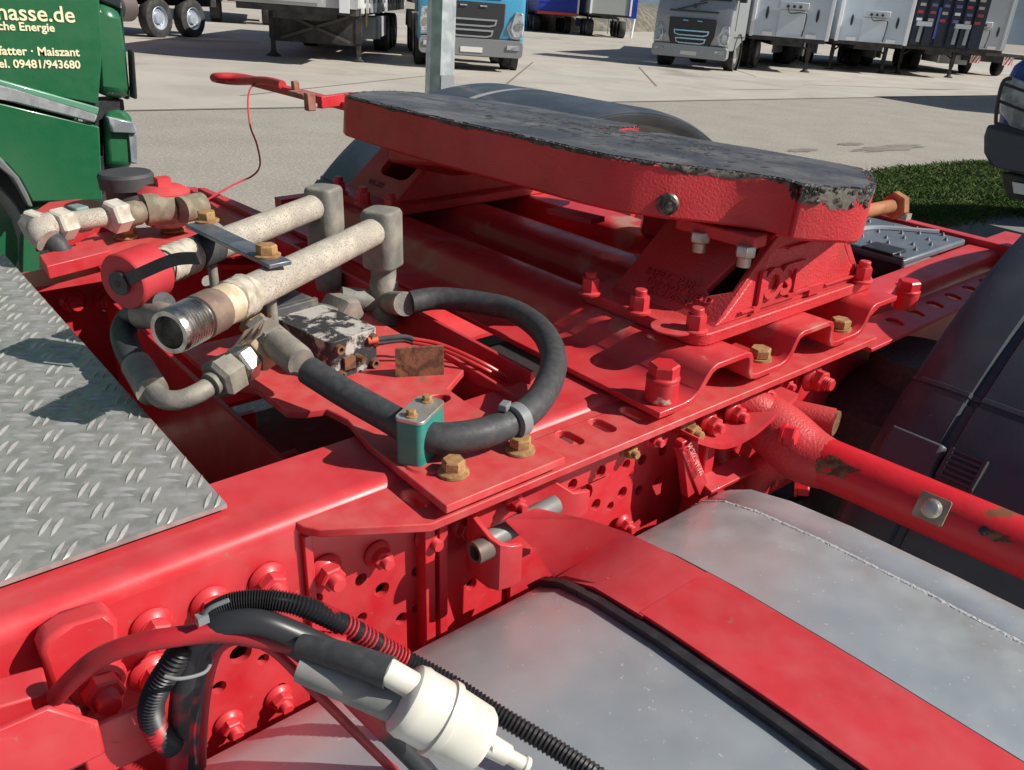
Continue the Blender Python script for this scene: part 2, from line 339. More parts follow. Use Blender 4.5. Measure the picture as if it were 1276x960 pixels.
# hose plate: bolted cross platform that carries the clamp and the valve
HZ = 1.079
b = B()
b.poly([(.362, .509), (.505, .509), (.502, .60), (.497, .66), (.50, .70), (.545, .73), (.545, .98), (.30, .98), (.30, .86), (.328, .823), (.330, .755), (.345, .742), (.366, .735), (.372, .70), (.363, .64)], .009, (0, 0, HZ), holes=[ell(.475, .685, .016, .011), ell(.362+.03, .80, .008)])
hp = obj('hose_plate', b, DUSTY, TR, 'dusty red platform plate carrying the hose clamp and valve', bevel=.0014)
la, lb = A(549, 437, X=.552), A(641, 493, X=.552); b = B(); q_ = [la, lb, V((.552, lb.y-.006, HZ-.002)), V((.552, la.y, HZ-.03))]; b.add(q_+[p_+V((.005, 0, 0)) for p_ in q_], [(0, 1, 2, 3), (7, 6, 5, 4), (0, 4, 5, 1), (1, 5, 6, 2), (2, 6, 7, 3), (3, 7, 4, 0)]); obj('upright_lip', b, RED, hp, bevel=.001)
inst('rusty_bolt', 'flange', b_flange, RUST, hp, A(565, 590, Z=HZ), spin=.3, s=1.02); inst('rusty_bolt', 'flange', b_flange, RUST, hp, A(648, 562, Z=HZ), spin=.7, s=1.02)
# hose clamp
c = sum((A(px, py, Z=HZ+.05) for px, py in ((496, 517), (521, 528.6), (552.5, 500.5), (524, 492.7))), V())/4
yaw = math.atan2(.026, .046); Rz = Matrix.Rotation(yaw, 4, 'Z'); Mc = Matrix.Translation((c.x, c.y, HZ)) @ Rz
b = B(); b.poly(rrect(-.026, -.0145, .026, .0145, .007), .046, (0, 0, .0465)).tf(Mc); hc = obj('hose_clamp', b, TEAL, TR, 'teal hose clamp block with a steel cover plate', bevel=.001)
b = B(); b.poly(rrect(-.0265, -.015, .0265, .015, .007), .0035, (0, 0, .050)).tf(Mc); obj('cover_plate', b, ZN, hc, bevel=.0008)
for dx in (-.0165, .0165): inst('clamp_bolt', 'flange', b_flange, RUST, hc, Mc @ V((dx, .001, .050)), spin=.5, s=.42)
b = B(); b.lathe(Mc @ V((-.01, -.012, 0)), (0, 0, 1), [(.024, 0), (.022, .002)], 16); obj('weld_bead', b, DUSTY, hc)
# big rubber hose loop
hz = [(1.128, 352, 432), (1.124, 385, 462), (1.115, 430, 490), (1.107, 480, 518), (1.104, 522, 541), (1.104, 560, 546), (1.104, 620, 534), (1.106, 668, 503), (1.11, 690, 455), (1.112, 677, 415), (1.112, 640, 388), (1.112, 590, 376), (1.112, 545, 372), (1.11, 512, 377)]
b = B(); b.tube([A(x, y, Z=z) for z, x, y in hz][1:], .0152, 18, 8); hose = obj('hydraulic_hose', b, RUB, TR, 'thick dusty black hose looping over the near rail')
q = A(638, 527, Z=1.106); q2 = A(648, 522, Z=1.106); b = B(); b.cyl(q, q2, .0178, n=24); tie = obj('cable_tie', b, mat('grey_plastic', (.2, .21, .22), .45), hose)
b = B(); b.box(A(629, 506, Z=1.124), (.013, .009, .007), Matrix.Rotation(.5, 3, 'Z')); obj('tie_head', b, mat('grey_plastic', (.2, .21, .22), .45), hose, bevel=.001)
# crimp ferrule and nuts on the hose's front end
def nutline(name, pts, zs, parts, parent, mats):
    pass
h0, h1 = A(340, 424, Z=1.13), A(395, 468, Z=1.123); d = (h1-h0).normalized()
fit = obj('hose_ferrule', B().lathe(h0+d*.006, d, [(.0125, 0), (.017, .004), (.0175, .02), (.0172, .05), (.0155, .058)], 24), GREY, TR, 'dusty grey crimped ferrule on the hose')
obj('union_nut', B().hexa(h0-d*.016, h0+d*.008, .036, .2), GREY, fit)
obj('union_nut', B().hexa(h0-d*.034, h0-d*.019, .032, .5), GREY, fit)
obj('union_nut', B().hexa(h0-d*.050, h0-d*.034, .030, .1), mat('ochre_rust', (.3, .2, .1)), fit)
# block where the two hoses meet below the near pipe
e0, e1 = A(342, 427, Z=1.12), A(262, 480, Z=1.105); d = (e1-e0).normalized()
L_ = (e1-e0).length
un = obj('pipe_union', B().lathe(e0, d, [(.013, 0), (.013, L_)], 18), GREY, TR, 'row of dusty steel union nuts below the near pipe')
obj('union_nut', B().hexa(e0+d*.012, e0+d*.036, .037, .3), mat('tan_dusty_steel', (.4, .31, .2), .65, col2=(.3, .24, .17), scale=60., bump=.3, bscale=200.), un)
obj('union_nut', B().hexa(e0+d*.039, e0+d*.058, .036, .1), ZN, un)
obj('union_nut', B().hexa(e0+d*.061, e0+d*.090, .041, .5, .2), GREY, un)
# the second hose, curling down to the left
pts = [A(272, 474, Z=1.105), A(247, 490, Z=1.10), A(222, 499, Z=1.097), A(200, 496, Z=1.097), A(189, 484, Z=1.10), A(180, 470, Z=1.105)]
b = B(); b.tube(pts, .0105, 16); h2 = obj('bent_steel_tube', b, GREY, TR, 'grey steel tube bend at the left hose end')
b = B(); b.tube([A(190, 488, Z=1.1), A(175, 462, Z=1.105), A(170, 455, Z=1.107)], .0165, 18, 3); obj('crimp_ferrule', b, GREY, h2)
b = B(); b.tube([A(172, 458, Z=1.106), A(160, 437, Z=1.11), A(154, 415, Z=1.115), A(162, 398, Z=1.125), A(180, 386, Z=1.145), A(205, 380, Z=1.16)], .0145, 16, 7); obj('hydraulic_hose', b, RUB, TR, 'short black hose curling below the red capped pipe')
q0, q1 = A(178, 392, Z=1.14), A(214, 397, Z=1.155); obj('dust_boot', B().tube([q0, q0.lerp(q1, .5)+V((0, 0, .002)), q1], lambda t: .017-.003*t, 18), GREY, TR, 'grey dusty sleeve under the red capped pipe')
# ---------------------------------------------------------------- the two coupling pipes
def axisline(p0, p1): return p0, (p1-p0).normalized(), (p1-p0).length
pB, dB, LB = axisline(A(214, 413, Z=1.19), A(478, 283, Z=1.19))
pipeB = obj('coupling_pipe', B().lathe(pB, dB, [(.0185, .09), (.0188, .11), (.0182, LB)], 28), PIPE, TR, 'near dusty cream steel pipe with an open threaded end')
prof = [(.0150, .03), (.0156, .02), (.0150, .012), (.0158, .0), (.0165, -.004), (.021, -.004), (.0215, -.002)]
for i in range(9): prof += [(.0224, .0012+i*.0038), (.0224, .0022+i*.0038), (.0201, .0034+i*.0038), (.0201, .0042+i*.0038)]
prof += [(.0206, .037), (.0206, .044)]
obj('threaded_end', B().lathe(pB, dB, prof, 40, caps=False), BR, pipeB, ang=20)
obj('pale_bore_disc', B().cyl(pB+dB*.026, pB+dB*.030, .0152), mat('pale_bore_grey', (.5, .54, .52), .35, .2), pipeB)  # pale disc; its colour stands in for brightness inside the open bore
obj('rusted_collar', B().lathe(pB, dB, [(.020, .036), (.0228, .037), (.0228, .062), (.0215, .066)], 28), mat('brown_collar_steel', (.17, .115, .09), .6, col2=(.25, .18, .13), scale=50.), pipeB)
b = B(); b.lathe(pB, dB, [(.021, .066), (.0212, .088), (.019, .09)], 24); obj('primer_band', b, mat('tan_primer', (.5, .4, .26), .8, col2=(.62, .55, .42), scale=60., bump=.3), pipeB)
def wrap(p, d, s0, s1, r, m_, parent, name='tape_wrap', seed=1, turns=5):
    rnd = random.Random(seed); u, v_, w_ = frame(d); rings = []; n = 22
    for i in range(turns*3+1):
        t = i/(turns*3); rr = r*(1+.05*math.sin(i*2.1)+.04*rnd.random())
        rings.append([p+w_*(s0+(s1-s0)*t+.002*math.sin(k*.9+i))+(u*math.cos(2*math.pi*k/n)+v_*math.sin(2*math.pi*k/n))*rr*(1+.03*rnd.random()) for k in range(n)])
    return obj(name, B().loft(rings), m_, parent, ang=60)
wrap(pB, dB, .088, .115, .0212, CLOTH, pipeB, seed=3, turns=4)
b = B()   # loose tape tails hanging below
for (x0, y0), (x1, y1) in (((318, 405), (300, 432)), ((305, 412), (288, 436)), ((330, 400), (312, 428))):
    p0, p1 = A(x0, y0, Z=1.17), A(x1, y1, Z=1.14); b.add([p0, p0+V((.012, .006, 0)), p1+V((.014, .004, .004)), p1, p0.lerp(p1, .5)+V((0, -.006, 0))], [(0, 1, 2, 3), (0, 4, 3)])
obj('tape_tail', b, mat('plain_tape', (.46, .42, .34), .85), pipeB)
pA, dA, LA = axisline(A(152, 352, Z=1.185), A(403, 254, Z=1.19))
pipeA = obj('coupling_pipe', B().lathe(pA, dA, [(.0185, .06), (.0188, .11), (.0184, LA)], 28), PIPE, TR, 'far dusty cream steel pipe closed by a red dust cap')
cap = obj('dust_cap', B().lathe(pA, dA, [(.012, -.001), (.030, 0), (.0315, .002), (.0315, .045), (.030, .047), (.02, .047)], 40), mat('red_rubber_cap', (.5, .02, .03), .6, bump=.25, bscale=500., dust=.2, dustcol=(.6, .2, .2)), pipeA, 'round red dust cap held by a black strap')
obj('cap_button', B().lathe(pA, -dA, [(.007, 0), (.007, .004), (.004, .006)], 16), mat('red_rubber_cap', (.5, .02, .03)), cap)
st0 = pA-dA*.004; st1 = A(248, 322, Z=1.225)
b = B(); sp_ = smooth_pts([st0+V((.002, 0, 0)), st0.lerp(st1, .3)+V((0, -.006, .006)), st0.lerp(st1, .7)+V((0, -.004, .008)), st1], 6); sw_ = dA.cross((st1-st0).normalized()).normalized(); b.loft([[p+sw_*a_+dA*c_ for a_, c_ in ((-.0065, -.0015), (.0065, -.0015), (.0065, .0015), (-.0065, .0015))] for p in sp_]); b.lathe(st0+dA*.002, -dA, [(.0135, 0), (.0135, .004), (.008, .004)], 10)
obj('cap_strap', b, BLK, pipeA)
wrap(pA, dA, .062, .105, .0205, CLOTH, pipeA, seed=5, turns=5)
b = B(); b.lathe(pA, dA, [(.0202, .112), (.021, .13), (.0202, .15)], 24); obj('black_sleeve', b, RUB, pipeA)
# elbows
def elbow(px, py, z, ztop, zlow, label, parent):
    q = A(px, py, Z=z); b = B(); x, y = q.x, q.y
    sec = rrect(-.0235, -.0235, .0235, .0235, .012, 4); M = Matrix.Translation((x, y, 0)) @ Matrix.Rotation(R(30), 4, 'Z')
    rings = []
    for k, zz in ((.78, zlow), (1., zlow+.004), (1., ztop-.006), (.9, ztop-.001), (.7, ztop)): rings.append([M @ V((a*k, c_*k, zz)) for a, c_ in sec])
    b.loft(rings); e = obj('elbow_block', b, GREY, parent, bevel=.0015)
    b = B(); b.lathe((x, y, zlow-.05), (0, 0, 1), [(.019, 0), (.02, .004), (.02, .03), (.0175, .034), (.0175, .055)], 24); obj('elbow_collar', b, GREY, parent)
    return q
eB = elbow(476, 285, 1.19, 1.217, 1.135, '', pipeB); eA = elbow(404, 255, 1.19, 1.217, 1.11, '', pipeA)
# tee below the near elbow, joined to the hose end
tz = 1.085; tc = V((eB.x, eB.y, tz)); b = B(); hp_end = A(505, 379, Z=1.11)
b.tube([tc+V((0, 0, .03)), tc, tc+V((-.01, -.01, -.03))], .0195, 18, 3)
tl = A(425, 372, Z=1.095); b.tube([tc, tc.lerp(tl, .5), tl], .0165, 18, 3)
tee = obj('pipe_tee', b, GREY, TR, 'grey dusty pipe tee under the near elbow')
b = B(); b.tube([tc+V((.0, -.01, .002)), tc.lerp(hp_end, .5), hp_end.lerp(hose.matrix_world.inverted() @ hose.location if False else hp_end, 0)], .0162, 18, 3); obj('hose_ferrule', b, GREY, tee)
b = B(); b.hexa(A(440, 392, Z=1.09), A(412, 380, Z=1.09), .036, .2); obj('union_nut', b, GREY, tee)
b = B(); b.hexa(A(412, 398, Z=1.1), A(398, 392, Z=1.1), .03, .4); obj('union_nut', b, ZN, tee)
# clamp strip over both pipes
c0, c1 = A(247, 281, Z=1.213), A(345, 328, Z=1.213); dd = (c1-c0).normalized(); sd = V((0, 0, 1)).cross(dd)
b = B(); b.bar(c0-dd*.006, c1+dd*.008, .027, .005); strip = obj('clamp_strip', b, mat('dark_galvanised_strip', (.16, .19, .22), .45, .6, col2=(.24, .26, .28), scale=30.), TR, 'flat grey steel strip bolted over the two pipes', bevel=.001)
inst('rusty_bolt', 'hexs', lambda b: (b.lathe((0, 0, 0), (0, 0, 1), [(.0145, 0), (.015, .002), (.013, .003)], 18), b.hexa((0, 0, .002), (0, 0, .013), .02)), RUST, strip, A(258, 276, Z=1.2155), spin=.2)
inst('rusty_bolt', 'hexs', None, RUST, strip, A(333, 319, Z=1.2155), spin=.6)
for q in (A(258, 280, Z=1.21), A(333, 322, Z=1.21)): obj('clamp_rod', B().cyl(q, q-V((0, 0, .12)), .006), GREY, strip)
# valve block
va = [A(350, 394, Z=1.125), A(403, 431, Z=1.125), A(464, 411, Z=1.125), A(408, 380, Z=1.125)]
ctr = sum(va, V())/4; ux = (va[2]-va[1]).normalized(); uy = (va[0]-va[1]).normalized()
M = fr((ctr.x, ctr.y, 0), ux, uy); hx = (va[2]-va[1]).length/2; hy = (va[0]-va[1]).length/2
b = B(); b.poly(rrect(-hx, -hy, hx, hy, .008), .05, (0, 0, 1.126)).tf(M); valve = obj('valve_block', b, chalk(), TR, 'black valve block, its paint worn to white metal', bevel=.003)
for a, zz in ((-.7, 1.117), (.7, 1.117), (-.7, 1.085), (.7, 1.085)):
    inst('cap_screw', 'screw', lambda b: b.lathe((0, 0, 0), (0, 0, 1), [(.0055, 0), (.0055, .006), (.003, .006), (.003, .002)], 14), RB, valve, M @ V((hx*a, -hy-.0005, zz)), M.to_3x3() @ V((0, -1, 0)))
b = B(); b.cyl(M @ V((.003, -hy, 1.098)), M @ V((.003, -hy-.012, 1.098)), .0042, n=10); b.box(M @ V((-.012, -hy-.003, 1.097)), (.014, .006, .014)); obj('valve_pin', b, RB, valve)
b = B(); b.box(M @ V((-.004, hy+.035, 1.11)), (.062, .055, .05), M.to_3x3()); b.box(M @ V((-.004, hy+.002, 1.118)), (.066, .008, .036), M.to_3x3()); vb = obj('valve_body', b, mat('dark_dusty_metal', (.07, .07, .072), .6, col2=(.2, .17, .13), scale=30., lo=.55, hi=.7), valve, bevel=.002)
inst('rusty_bolt', 'flange', b_flange, RUST, valve, M @ V((.006, hy+.045, 1.135)), s=.7)
for k, dz in ((0, 0), (1, -.011)):
    p0 = A(462, 424+5*k, Z=1.115+dz); pts = [p0, A(500, 420+4*k, Z=1.115+dz), A(550, 430+5*k, Z=1.105+dz), A(600, 452+6*k, Z=1.09+dz), A(632, 470+6*k, Z=1.07+dz)]
    b = B(); b.tube(pts[:2]+[pts[1].lerp(pts[2], .3)], .0032, 10); ln = obj('air_line', b, RUB, TR, 'thin black sleeve of an air line at the valve')
    b = B(); b.tube([pts[1].lerp(pts[2], .2)]+pts[2:], .0026, 10); obj('red_air_line', b, mat('red_air_line', (.5, .03, .03), .4), ln)
    b = B(); b.cyl(p0-V((.004, 0, 0)), p0+(pts[1]-p0).normalized()*.008, .0042, n=14); obj('push_fitting', b, mat('orange_fitting', (.7, .12, .05), .4), ln)
# rusted sheet and inner cross pieces between the rails
b = B(); p0, p1 = A(492, 435, Z=1.115), A(553, 432, Z=1.115)
b.add([p0, p1, p1-V((0, 0, .045)), p0-V((0, 0, .05))]+[q+V((.003, .004, 0)) for q in (p0, p1, p1-V((0, 0, .045)), p0-V((0, 0, .05)))], [(0, 1, 2, 3), (7, 6, 5, 4), (0, 4, 5, 1), (3, 2, 6, 7), (0, 3, 7, 4), (1, 5, 6, 2)])
obj('rusty_tab', b, RB, TR, 'brown rusted sheet tab behind the valve')
b = B(); b.box((.60, YC, 1.035), (.006, .68, .10)); b.box((.58, YC, .985), (.04, .68, .006)); obj('cross_member', b, RED, TR, 'dark red cross member beneath the pipes', bevel=.001)
b = B(); b.box((.33, YC, .90), (.008, .84, .22)); b.box((.37, YC, .81), (.09, .84, .008)); b.box((.345, .80, .9), (.03, .012, .2)); b.box((.345, .92, .9), (.03, .012, .2)); b.box((.335, .72, .9), (.03, .03, .2)); obj('cross_member', b, RED, TR, 'deep dark red cross member between the rails', bevel=.002)
b = B(); b.box((.395, .70, 1.02), (.07, .05, .008)); b.box((.37, .71, 1.0), (.008, .06, .03)); obj('small_bracket', b, RED, TR, bevel=.001)
b = B(); b.box((.2, YC, .72), (1.6, .8, .02)); obj('belly_pan', b, mat('grimy_dark_red', (.10, .012, .014), .7), TR)
b = B(); b.box((1.35, YC, .72), (.9, .8, .02)); obj('belly_pan', b, mat('grimy_black_steel', (.03, .026, .026), .7), TR)
# ---------------------------------------------------------------- tread plate
PZ = 1.078
px1, py0, py1 = A(282.5, 627.8, Z=PZ).x, A(282.5, 627.8, Z=PZ).y, A(5, 316.6, Z=PZ).y
b = B(); b.poly([(-.62, py0), (px1, py0), (px1, py1), (-.62, py1)], .0045, (0, 0, PZ)); plate = obj('tread_plate', b, tread(), TR, 'grey aluminium tread plate behind the cab')
b = B(); pitch = .0415*.9725; k0 = A(152, 570, Z=PZ)
def lens(b, c, a, l, w_, h):
    u = V((math.cos(a), math.sin(a), 0)); n = V((-math.sin(a), math.cos(a), 0)); vs = []; 
    for t in (-1, -.55, 0, .55, 1):
        ww = w_*(1-t*t)**.5+.0002 if abs(t) < 1 else .0002
        hh = h*(1-t*t)
        bend = .0012*(1-t*t)
        for s_ in (-1, 0, 1): vs.append(c+u*l*t+n*(ww*s_+bend)+V((0, 0, hh if s_ == 0 else -.0004)))
    b.add([V((min(p_.x, px1), max(p_.y, py0), p_.z)) for p_ in vs], [(i*3+j, (i+1)*3+j, (i+1)*3+j+1, i*3+j+1) for i in range(4) for j in range(2)])
for i in range(-14, 4):
    for j in range(-3, 24):
        for hf in (0, 1):
            cx = k0.x+(i+hf*.5)*pitch; cy = k0.y+(j+hf*.5)*pitch
            if not (-.45 < cx < px1+.002 and py0+.001 < cy < py1-.005): continue
            a = R(55) if hf == 0 else R(-35)
            n = V((-math.sin(a), math.cos(a), 0))
            for s_ in (-1, 1): lens(b, V((cx, cy, PZ))+n*.0048*s_, a, .0140, .0030, .0021)
obj('tread_pattern', b, mat('worn_bar_tops', (.60, .59, .56), .36, metal=.5, col2=(.48, .47, .45), scale=60.), plate, kind='stuff', ang=50)
# ---------------------------------------------------------------- corrugated mounting plate under the coupling
prof = [(.652, 1.079), (.693, 1.079), (.706, 1.081), (.717, 1.088), (.727, 1.102), (.735, 1.110), (.745, 1.114), (.80, 1.114), (.810, 1.111), (.815, 1.103), (.817, 1.086), (.820, 1.081), (.828, 1.079),
        (.878, 1.079), (.888, 1.082), (.896, 1.091), (.902, 1.104), (.908, 1.111), (.918, 1.114), (.975, 1.114), (.984, 1.111), (.989, 1.103), (.991, 1.086), (.995, 1.081), (1.003, 1.079),
        (1.052, 1.079), (1.062, 1.082), (1.070, 1.091), (1.076, 1.104), (1.083, 1.111), (1.092, 1.114), (1.148, 1.114)]
YM0, YM1 = .517, 2*YC-.517
b = B(); b.sweep([V((x, 0, z)) for x, z in prof[::-1]], (0, YM0, 0), (0, YM1, 0), .0075)
mount = obj('mounting_plate', b, mountred(), TR, 'corrugated red mounting plate spanning both rails under the coupling', bevel=.0012)
inst('spacer_bolt', 'big', b_big, mat('worn_red_paint', (.55, .018, .027), .5, col2=(.6, .56, .48), scale=42., lo=.6, hi=.64, detail=9., bump=.2), mount, A(823, 498, Z=1.079), spin=.2)
for px, py in ((946, 447), (1046, 410)): inst('rusty_bolt', 'hex', b_hex, RUST, mount, A(px, py, Z=1.079), spin=px)
inst('spacer_bolt', 'big', b_big, RR, mount, A(1126, 383, Z=1.07), spin=.7, s=.95)
for x in (.855, 1.03): inst('rusty_bolt', 'hex', b_hex, RUST, mount, (x, YF-.03, 1.079))
# ---------------------------------------------------------------- pedestals
ZP = 1.130
def pedestal(s, label):
    """s=+1 near side (outer face towards -Y), -1 far side"""
    Y = lambda y: y if s > 0 else 2*YC-y
    b = B(); pts = rrect(.758, .556, 1.158, .765, .022); pts = [(x, Y(y)) for x, y in pts]
    b.poly(pts if s > 0 else pts[::-1], .0155, (0, 0, ZP))
    pd = obj('pedestal', b, CAST, mount and TR, label, bevel=.003)
    zt = 1.226; pr = [(0, 0), (.12, .035), (.3, .33), (.55, .62), (.8, .84), (1., 1.)]
    # outer wall with flared sides
    L = [(.795, ZP), (.815, ZP+.010), (.842, ZP+.030), (.870, ZP+.052), (.895, ZP+.074), (.905, zt)]
    Rr = [(1.135, ZP), (1.115, ZP+.010), (1.092, ZP+.030), (1.075, ZP+.052), (1.062, ZP+.074), (1.056, zt)]
    ol = L+Rr[::-1]
    W = V((0, .10 if s > 0 else -.10, 1)).normalized()
    b = B(); sc_ = 1/W.z
    if s > 0: b.poly([(x, (z-ZP)*sc_) for x, z in ol][::-1], .016, (0, Y(.565), ZP), (1, 0, 0), W)
    else: b.poly([(-x, (z-ZP)*sc_) for x, z in ol], .016, (0, Y(.565), ZP), (-1, 0, 0), W)
    obj('outer_wall', b, CAST, pd, bevel=.0025)
    b = B()
    if s > 0: b.poly([(x, (z-ZP)*1.) for x, z in ol][::-1], .014, (0, Y(.725), ZP), (1, 0, 0), (0, 0, 1))
    else: b.poly([(-x, (z-ZP)*1.) for x, z in ol], .014, (0, Y(.725), ZP), (-1, 0, 0), (0, 0, 1))
    obj('inner_wall', b, CAST, pd, bevel=.002)
    # sloping front panel with a rounded window
    d = V((.908-.797, 0, zt-ZP)); Ln = d.length; U = V((0, -1, 0)) if s > 0 else V((0, 1, 0))
    U = V((0, -1, 0)); w0, w1 = sorted((Y(.568), Y(.738)))
    # local a = -(y), b = along the slope
    out = [(-w1, 0), (-w0, 0), (-w0-.004, Ln), (-w1+.004, Ln)]
    win = rrect(-w1+.055, Ln*.34, -w0-.020, Ln*.88, .02) if s < 0 else rrect(-w1+.045, Ln*.36, -w0-.016, Ln*.93, .016)
    if s > 0:   # the near window is a slanted opening beside the outer wall
        Mi = fr((.797, 0, ZP-.002), U, d).inverted(); win = []
        for px, py in ((880, 360), (884, 368), (930, 368), (944, 357), (962, 330), (972, 304), (944, 296), (926, 316), (900, 341)):
            o_ = Mi @ CAM; e_ = Mi @ A(px, py, X=.85); q_ = o_+(e_-o_)*(o_.z/(o_.z-e_.z)); win.append((min(-w0-.008, max(-w1+.01, q_.x)), min(Ln-.006, max(.006, q_.y))))
    b = B(); b.poly(out, .012, (.797, 0, ZP-.002), U, d, [win]); fp = obj('front_panel', b, CAST, pd, bevel=.002)
    b = B(); d2 = V((-(1.133-1.056), 0, zt-ZP)); b.poly([(w0, 0), (w1, 0), (w1-.004, d2.length), (w0+.004, d2.length)], .012, (1.133, 0, ZP-.002), (0, 1, 0), d2); obj('rear_panel', b, CAST, pd, bevel=.002)
    b = B(); b.box((.98, Y(.65), zt-.004), (.12, .10, .02)); obj('bearing_block', b, CAST, pd, bevel=.003)
    return pd, fp, fr((.797, 0, ZP-.002), U, d)
pn, fpn, Mfn = pedestal(1, 'near red cast pedestal with raised maker lettering')
pf, fpf, Mff = pedestal(-1, 'far red cast pedestal with a dark rounded window')
for px, py, s in ((735, 366, 1), (796, 389, 1), (866, 413, 1), (1073, 351, 1)):
    inst('stud_nut', 'stud', b_stud, RED, pn, A(px, py, Z=ZP+.001), spin=px, s=.92)
for px, py in ((423, 241), (453, 255), (487, 264)): inst('stud_nut', 'stud', b_stud, RED, pf, A(px, py, Z=ZP+.001), spin=px, s=.95)
b = B(); p = A(838, 409, Z=ZP+.001); b.lathe(p, (0, 0, 1), [(.026, 0), (.026, .002), (.02, .003)], 24)
obj('casting_pad', b, DUSTY, pn)
# raised lettering
Mo = fr((.868, .5635, ZP+.024), (1, 0, 0), (0, .10, 1))
t_ = textmesh('JOST', .052, .0024, Mo @ Matrix.Translation((.002, -.006, 0)), shear=.15, spacing=.82, bold=.0016); obj('raised_lettering', t_, CAST, pn, 'raised maker lettering on the pedestal side')
for c_, s_ in (((.975, .5665, ZP+.077), (.10, .006, .003)), ((.985, .567, ZP+.083), (.026, .006, .016)), ((.965, .5615, ZP+.014), (.06, .005, .003)), ((1.0, .562, ZP+.01), (.032, .006, .012)), ((.90, .5615, ZP+.0105), (.12, .004, .0022)), ((1.07, .5615, ZP+.0105), (.09, .004, .0022))): obj('casting_ridge', B().box(c_, s_), CAST, pn)
for i, s_ in enumerate(('SAFETY PART', 'DO NOT WELD', 'SK 2105-SP')):
    M_ = fr(V((.808+.0095*(2-i), .738, ZP+.0065+.0085*(2-i))), (0, -1, 0), (.908-.797, 0, .092))
    t_ = textmesh(s_, .0145, .0024, M_ @ Matrix.Translation((.028+.012*i, 0, .001)), spacing=1.05); obj('raised_lettering', t_, CAST, pn)
M_ = Mff; t_ = textmesh('445.323', .016, .0004, M_ @ Matrix.Translation((-1.40, .022, .0004))); obj('stamped_number', t_, mat('dark_red_stamp', (.09, .01, .015)), pf)
# ---------------------------------------------------------------- top plate of the fifth wheel
TH = R(6.0); PX, PZ5 = .96, 1.288
U5 = V((math.cos(TH), 0, -math.sin(TH))); N5 = V((math.sin(TH), 0, math.cos(TH)))
half = [(-.238, 1.299), (-.239, 1.258), (-.241, 1.2), (-.242, 1.128), (-.238, 1.035), (-.230, .95), (-.222, .876), (-.216, .808), (-.214, .745), (-.207, .712), (-.188, .684), (-.155, .651), (-.115, .623), (-.096, .606), (-.085, .592), (-.073, .577), (-.068, .560), (-.070, .545), (-.080, .534), (-.062, .520), (.0, .499), (.012, .499), (.052, .515), (.125, .555), (.232, .622), (.254, .65), (.259, .675), (.25, .742), (.239, .81), (.214, .871), (.203, .92), (.2, .955)]
P5 = lambda u, y, n=0.: V((PX, 0, PZ5))+U5*u+V((0, y, 0))+N5*n
slot5 = [(.19, .966), (.12, .972), (.07, .980), (.045, .99), (.04, 1.005), (.05, 1.02), (.09, 1.03), (.15, 1.042), (.23, 1.07)]
far5 = [(.25, 1.09), (.235, 1.12), (.215, 1.16), (.205, 1.24), (.19, 1.33), (.15, 1.40), (.09, 1.46), (.035, 1.492), (-.02, 1.488), (-.07, 1.465), (-.12, 1.43), (-.17, 1.39), (-.205, 1.35), (-.228, 1.325)]
out5 = half+slot5+far5
out5 = out5[::-1]
out5 = out5 if sum(out5[i][0]*out5[(i+1) % len(out5)][1]-out5[(i+1) % len(out5)][0]*out5[i][1] for i in range(len(out5))) > 0 else out5[::-1]
b = B(); b.poly(out5, .063, P5(0, 0), U5, (0, 1, 0)); fw = obj('fifth_wheel_plate', b, CAST, TR, 'tilted red fifth wheel plate, its top covered in dark grease', bevel=.005, ang=28)
def inset(o, k): return [(u*k-.0*(1-k), YC+(y-YC)*k) for u, y in o]
b = B(); b.poly(inset(out5, .66), .02, P5(0, 0, -.060), U5, (0, 1, 0)); obj('lower_rim', b, CAST, fw, bevel=.003)
# grease film with a ragged edge
rnd = random.Random(11); ring = []
def resample(o, step):
    q = []
    for i in range(len(o)):
        a, c = V((*o[i], 0)), V((*o[(i+1) % len(o)], 0)); n = max(1, int((c-a).length/step))
        q += [a.lerp(c, k/n) for k in range(n)]
    return q
rs = resample(out5, .006)
cen = V((-.02, YC, 0)); jit = 0
for q in rs:
    jit = jit*.6+rnd.uniform(-.0035, .0035)
    d_ = (q-cen).normalized(); ring.append(q-d_*(.007+abs(jit)*1.6 if rnd.random() > .08 else .001))
b = B(); b.poly([(q.x, q.y) for q in ring], .003, P5(0, 0, .0022), U5, (0, 1, 0)); gf = obj('grease_film', b, grease(), fw, 'dark grey grease spread over the plate top')
# lumps of grease along the rim and on the top
def lump(b, p, r, n_, rnd, sq=(1, 1, .5)):
    k = 7; vs = [p+n_*r*sq[2]*rnd.uniform(.7, 1.2)]; u, v_, w_ = frame(n_)
    for ring_, hh in ((.6, .75), (1., .1)):
        vs += [p+(u*sq[0]*math.cos(2*math.pi*i/k)+v_*sq[1]*math.sin(2*math.pi*i/k))*r*ring_*rnd.uniform(.65, 1.3)+n_*r*sq[2]*hh*rnd.uniform(.6, 1.2) for i in range(k)]
    fs = [(0, 1+i, 1+(i+1) % k) for i in range(k)]+[(1+i, 1+k+i, 1+k+(i+1) % k, 1+(i+1) % k) for i in range(k)]
    b.add(vs, fs)
b = B()
for _ in range(1500):
    q = rnd.choice(rs); d_ = (q-cen).normalized(); q2 = q-d_*rnd.uniform(-.0012, .009)
    lump(b, P5(q2.x, q2.y, .0005), rnd.uniform(.0012, .0034), N5, rnd, (1, 1, .5))
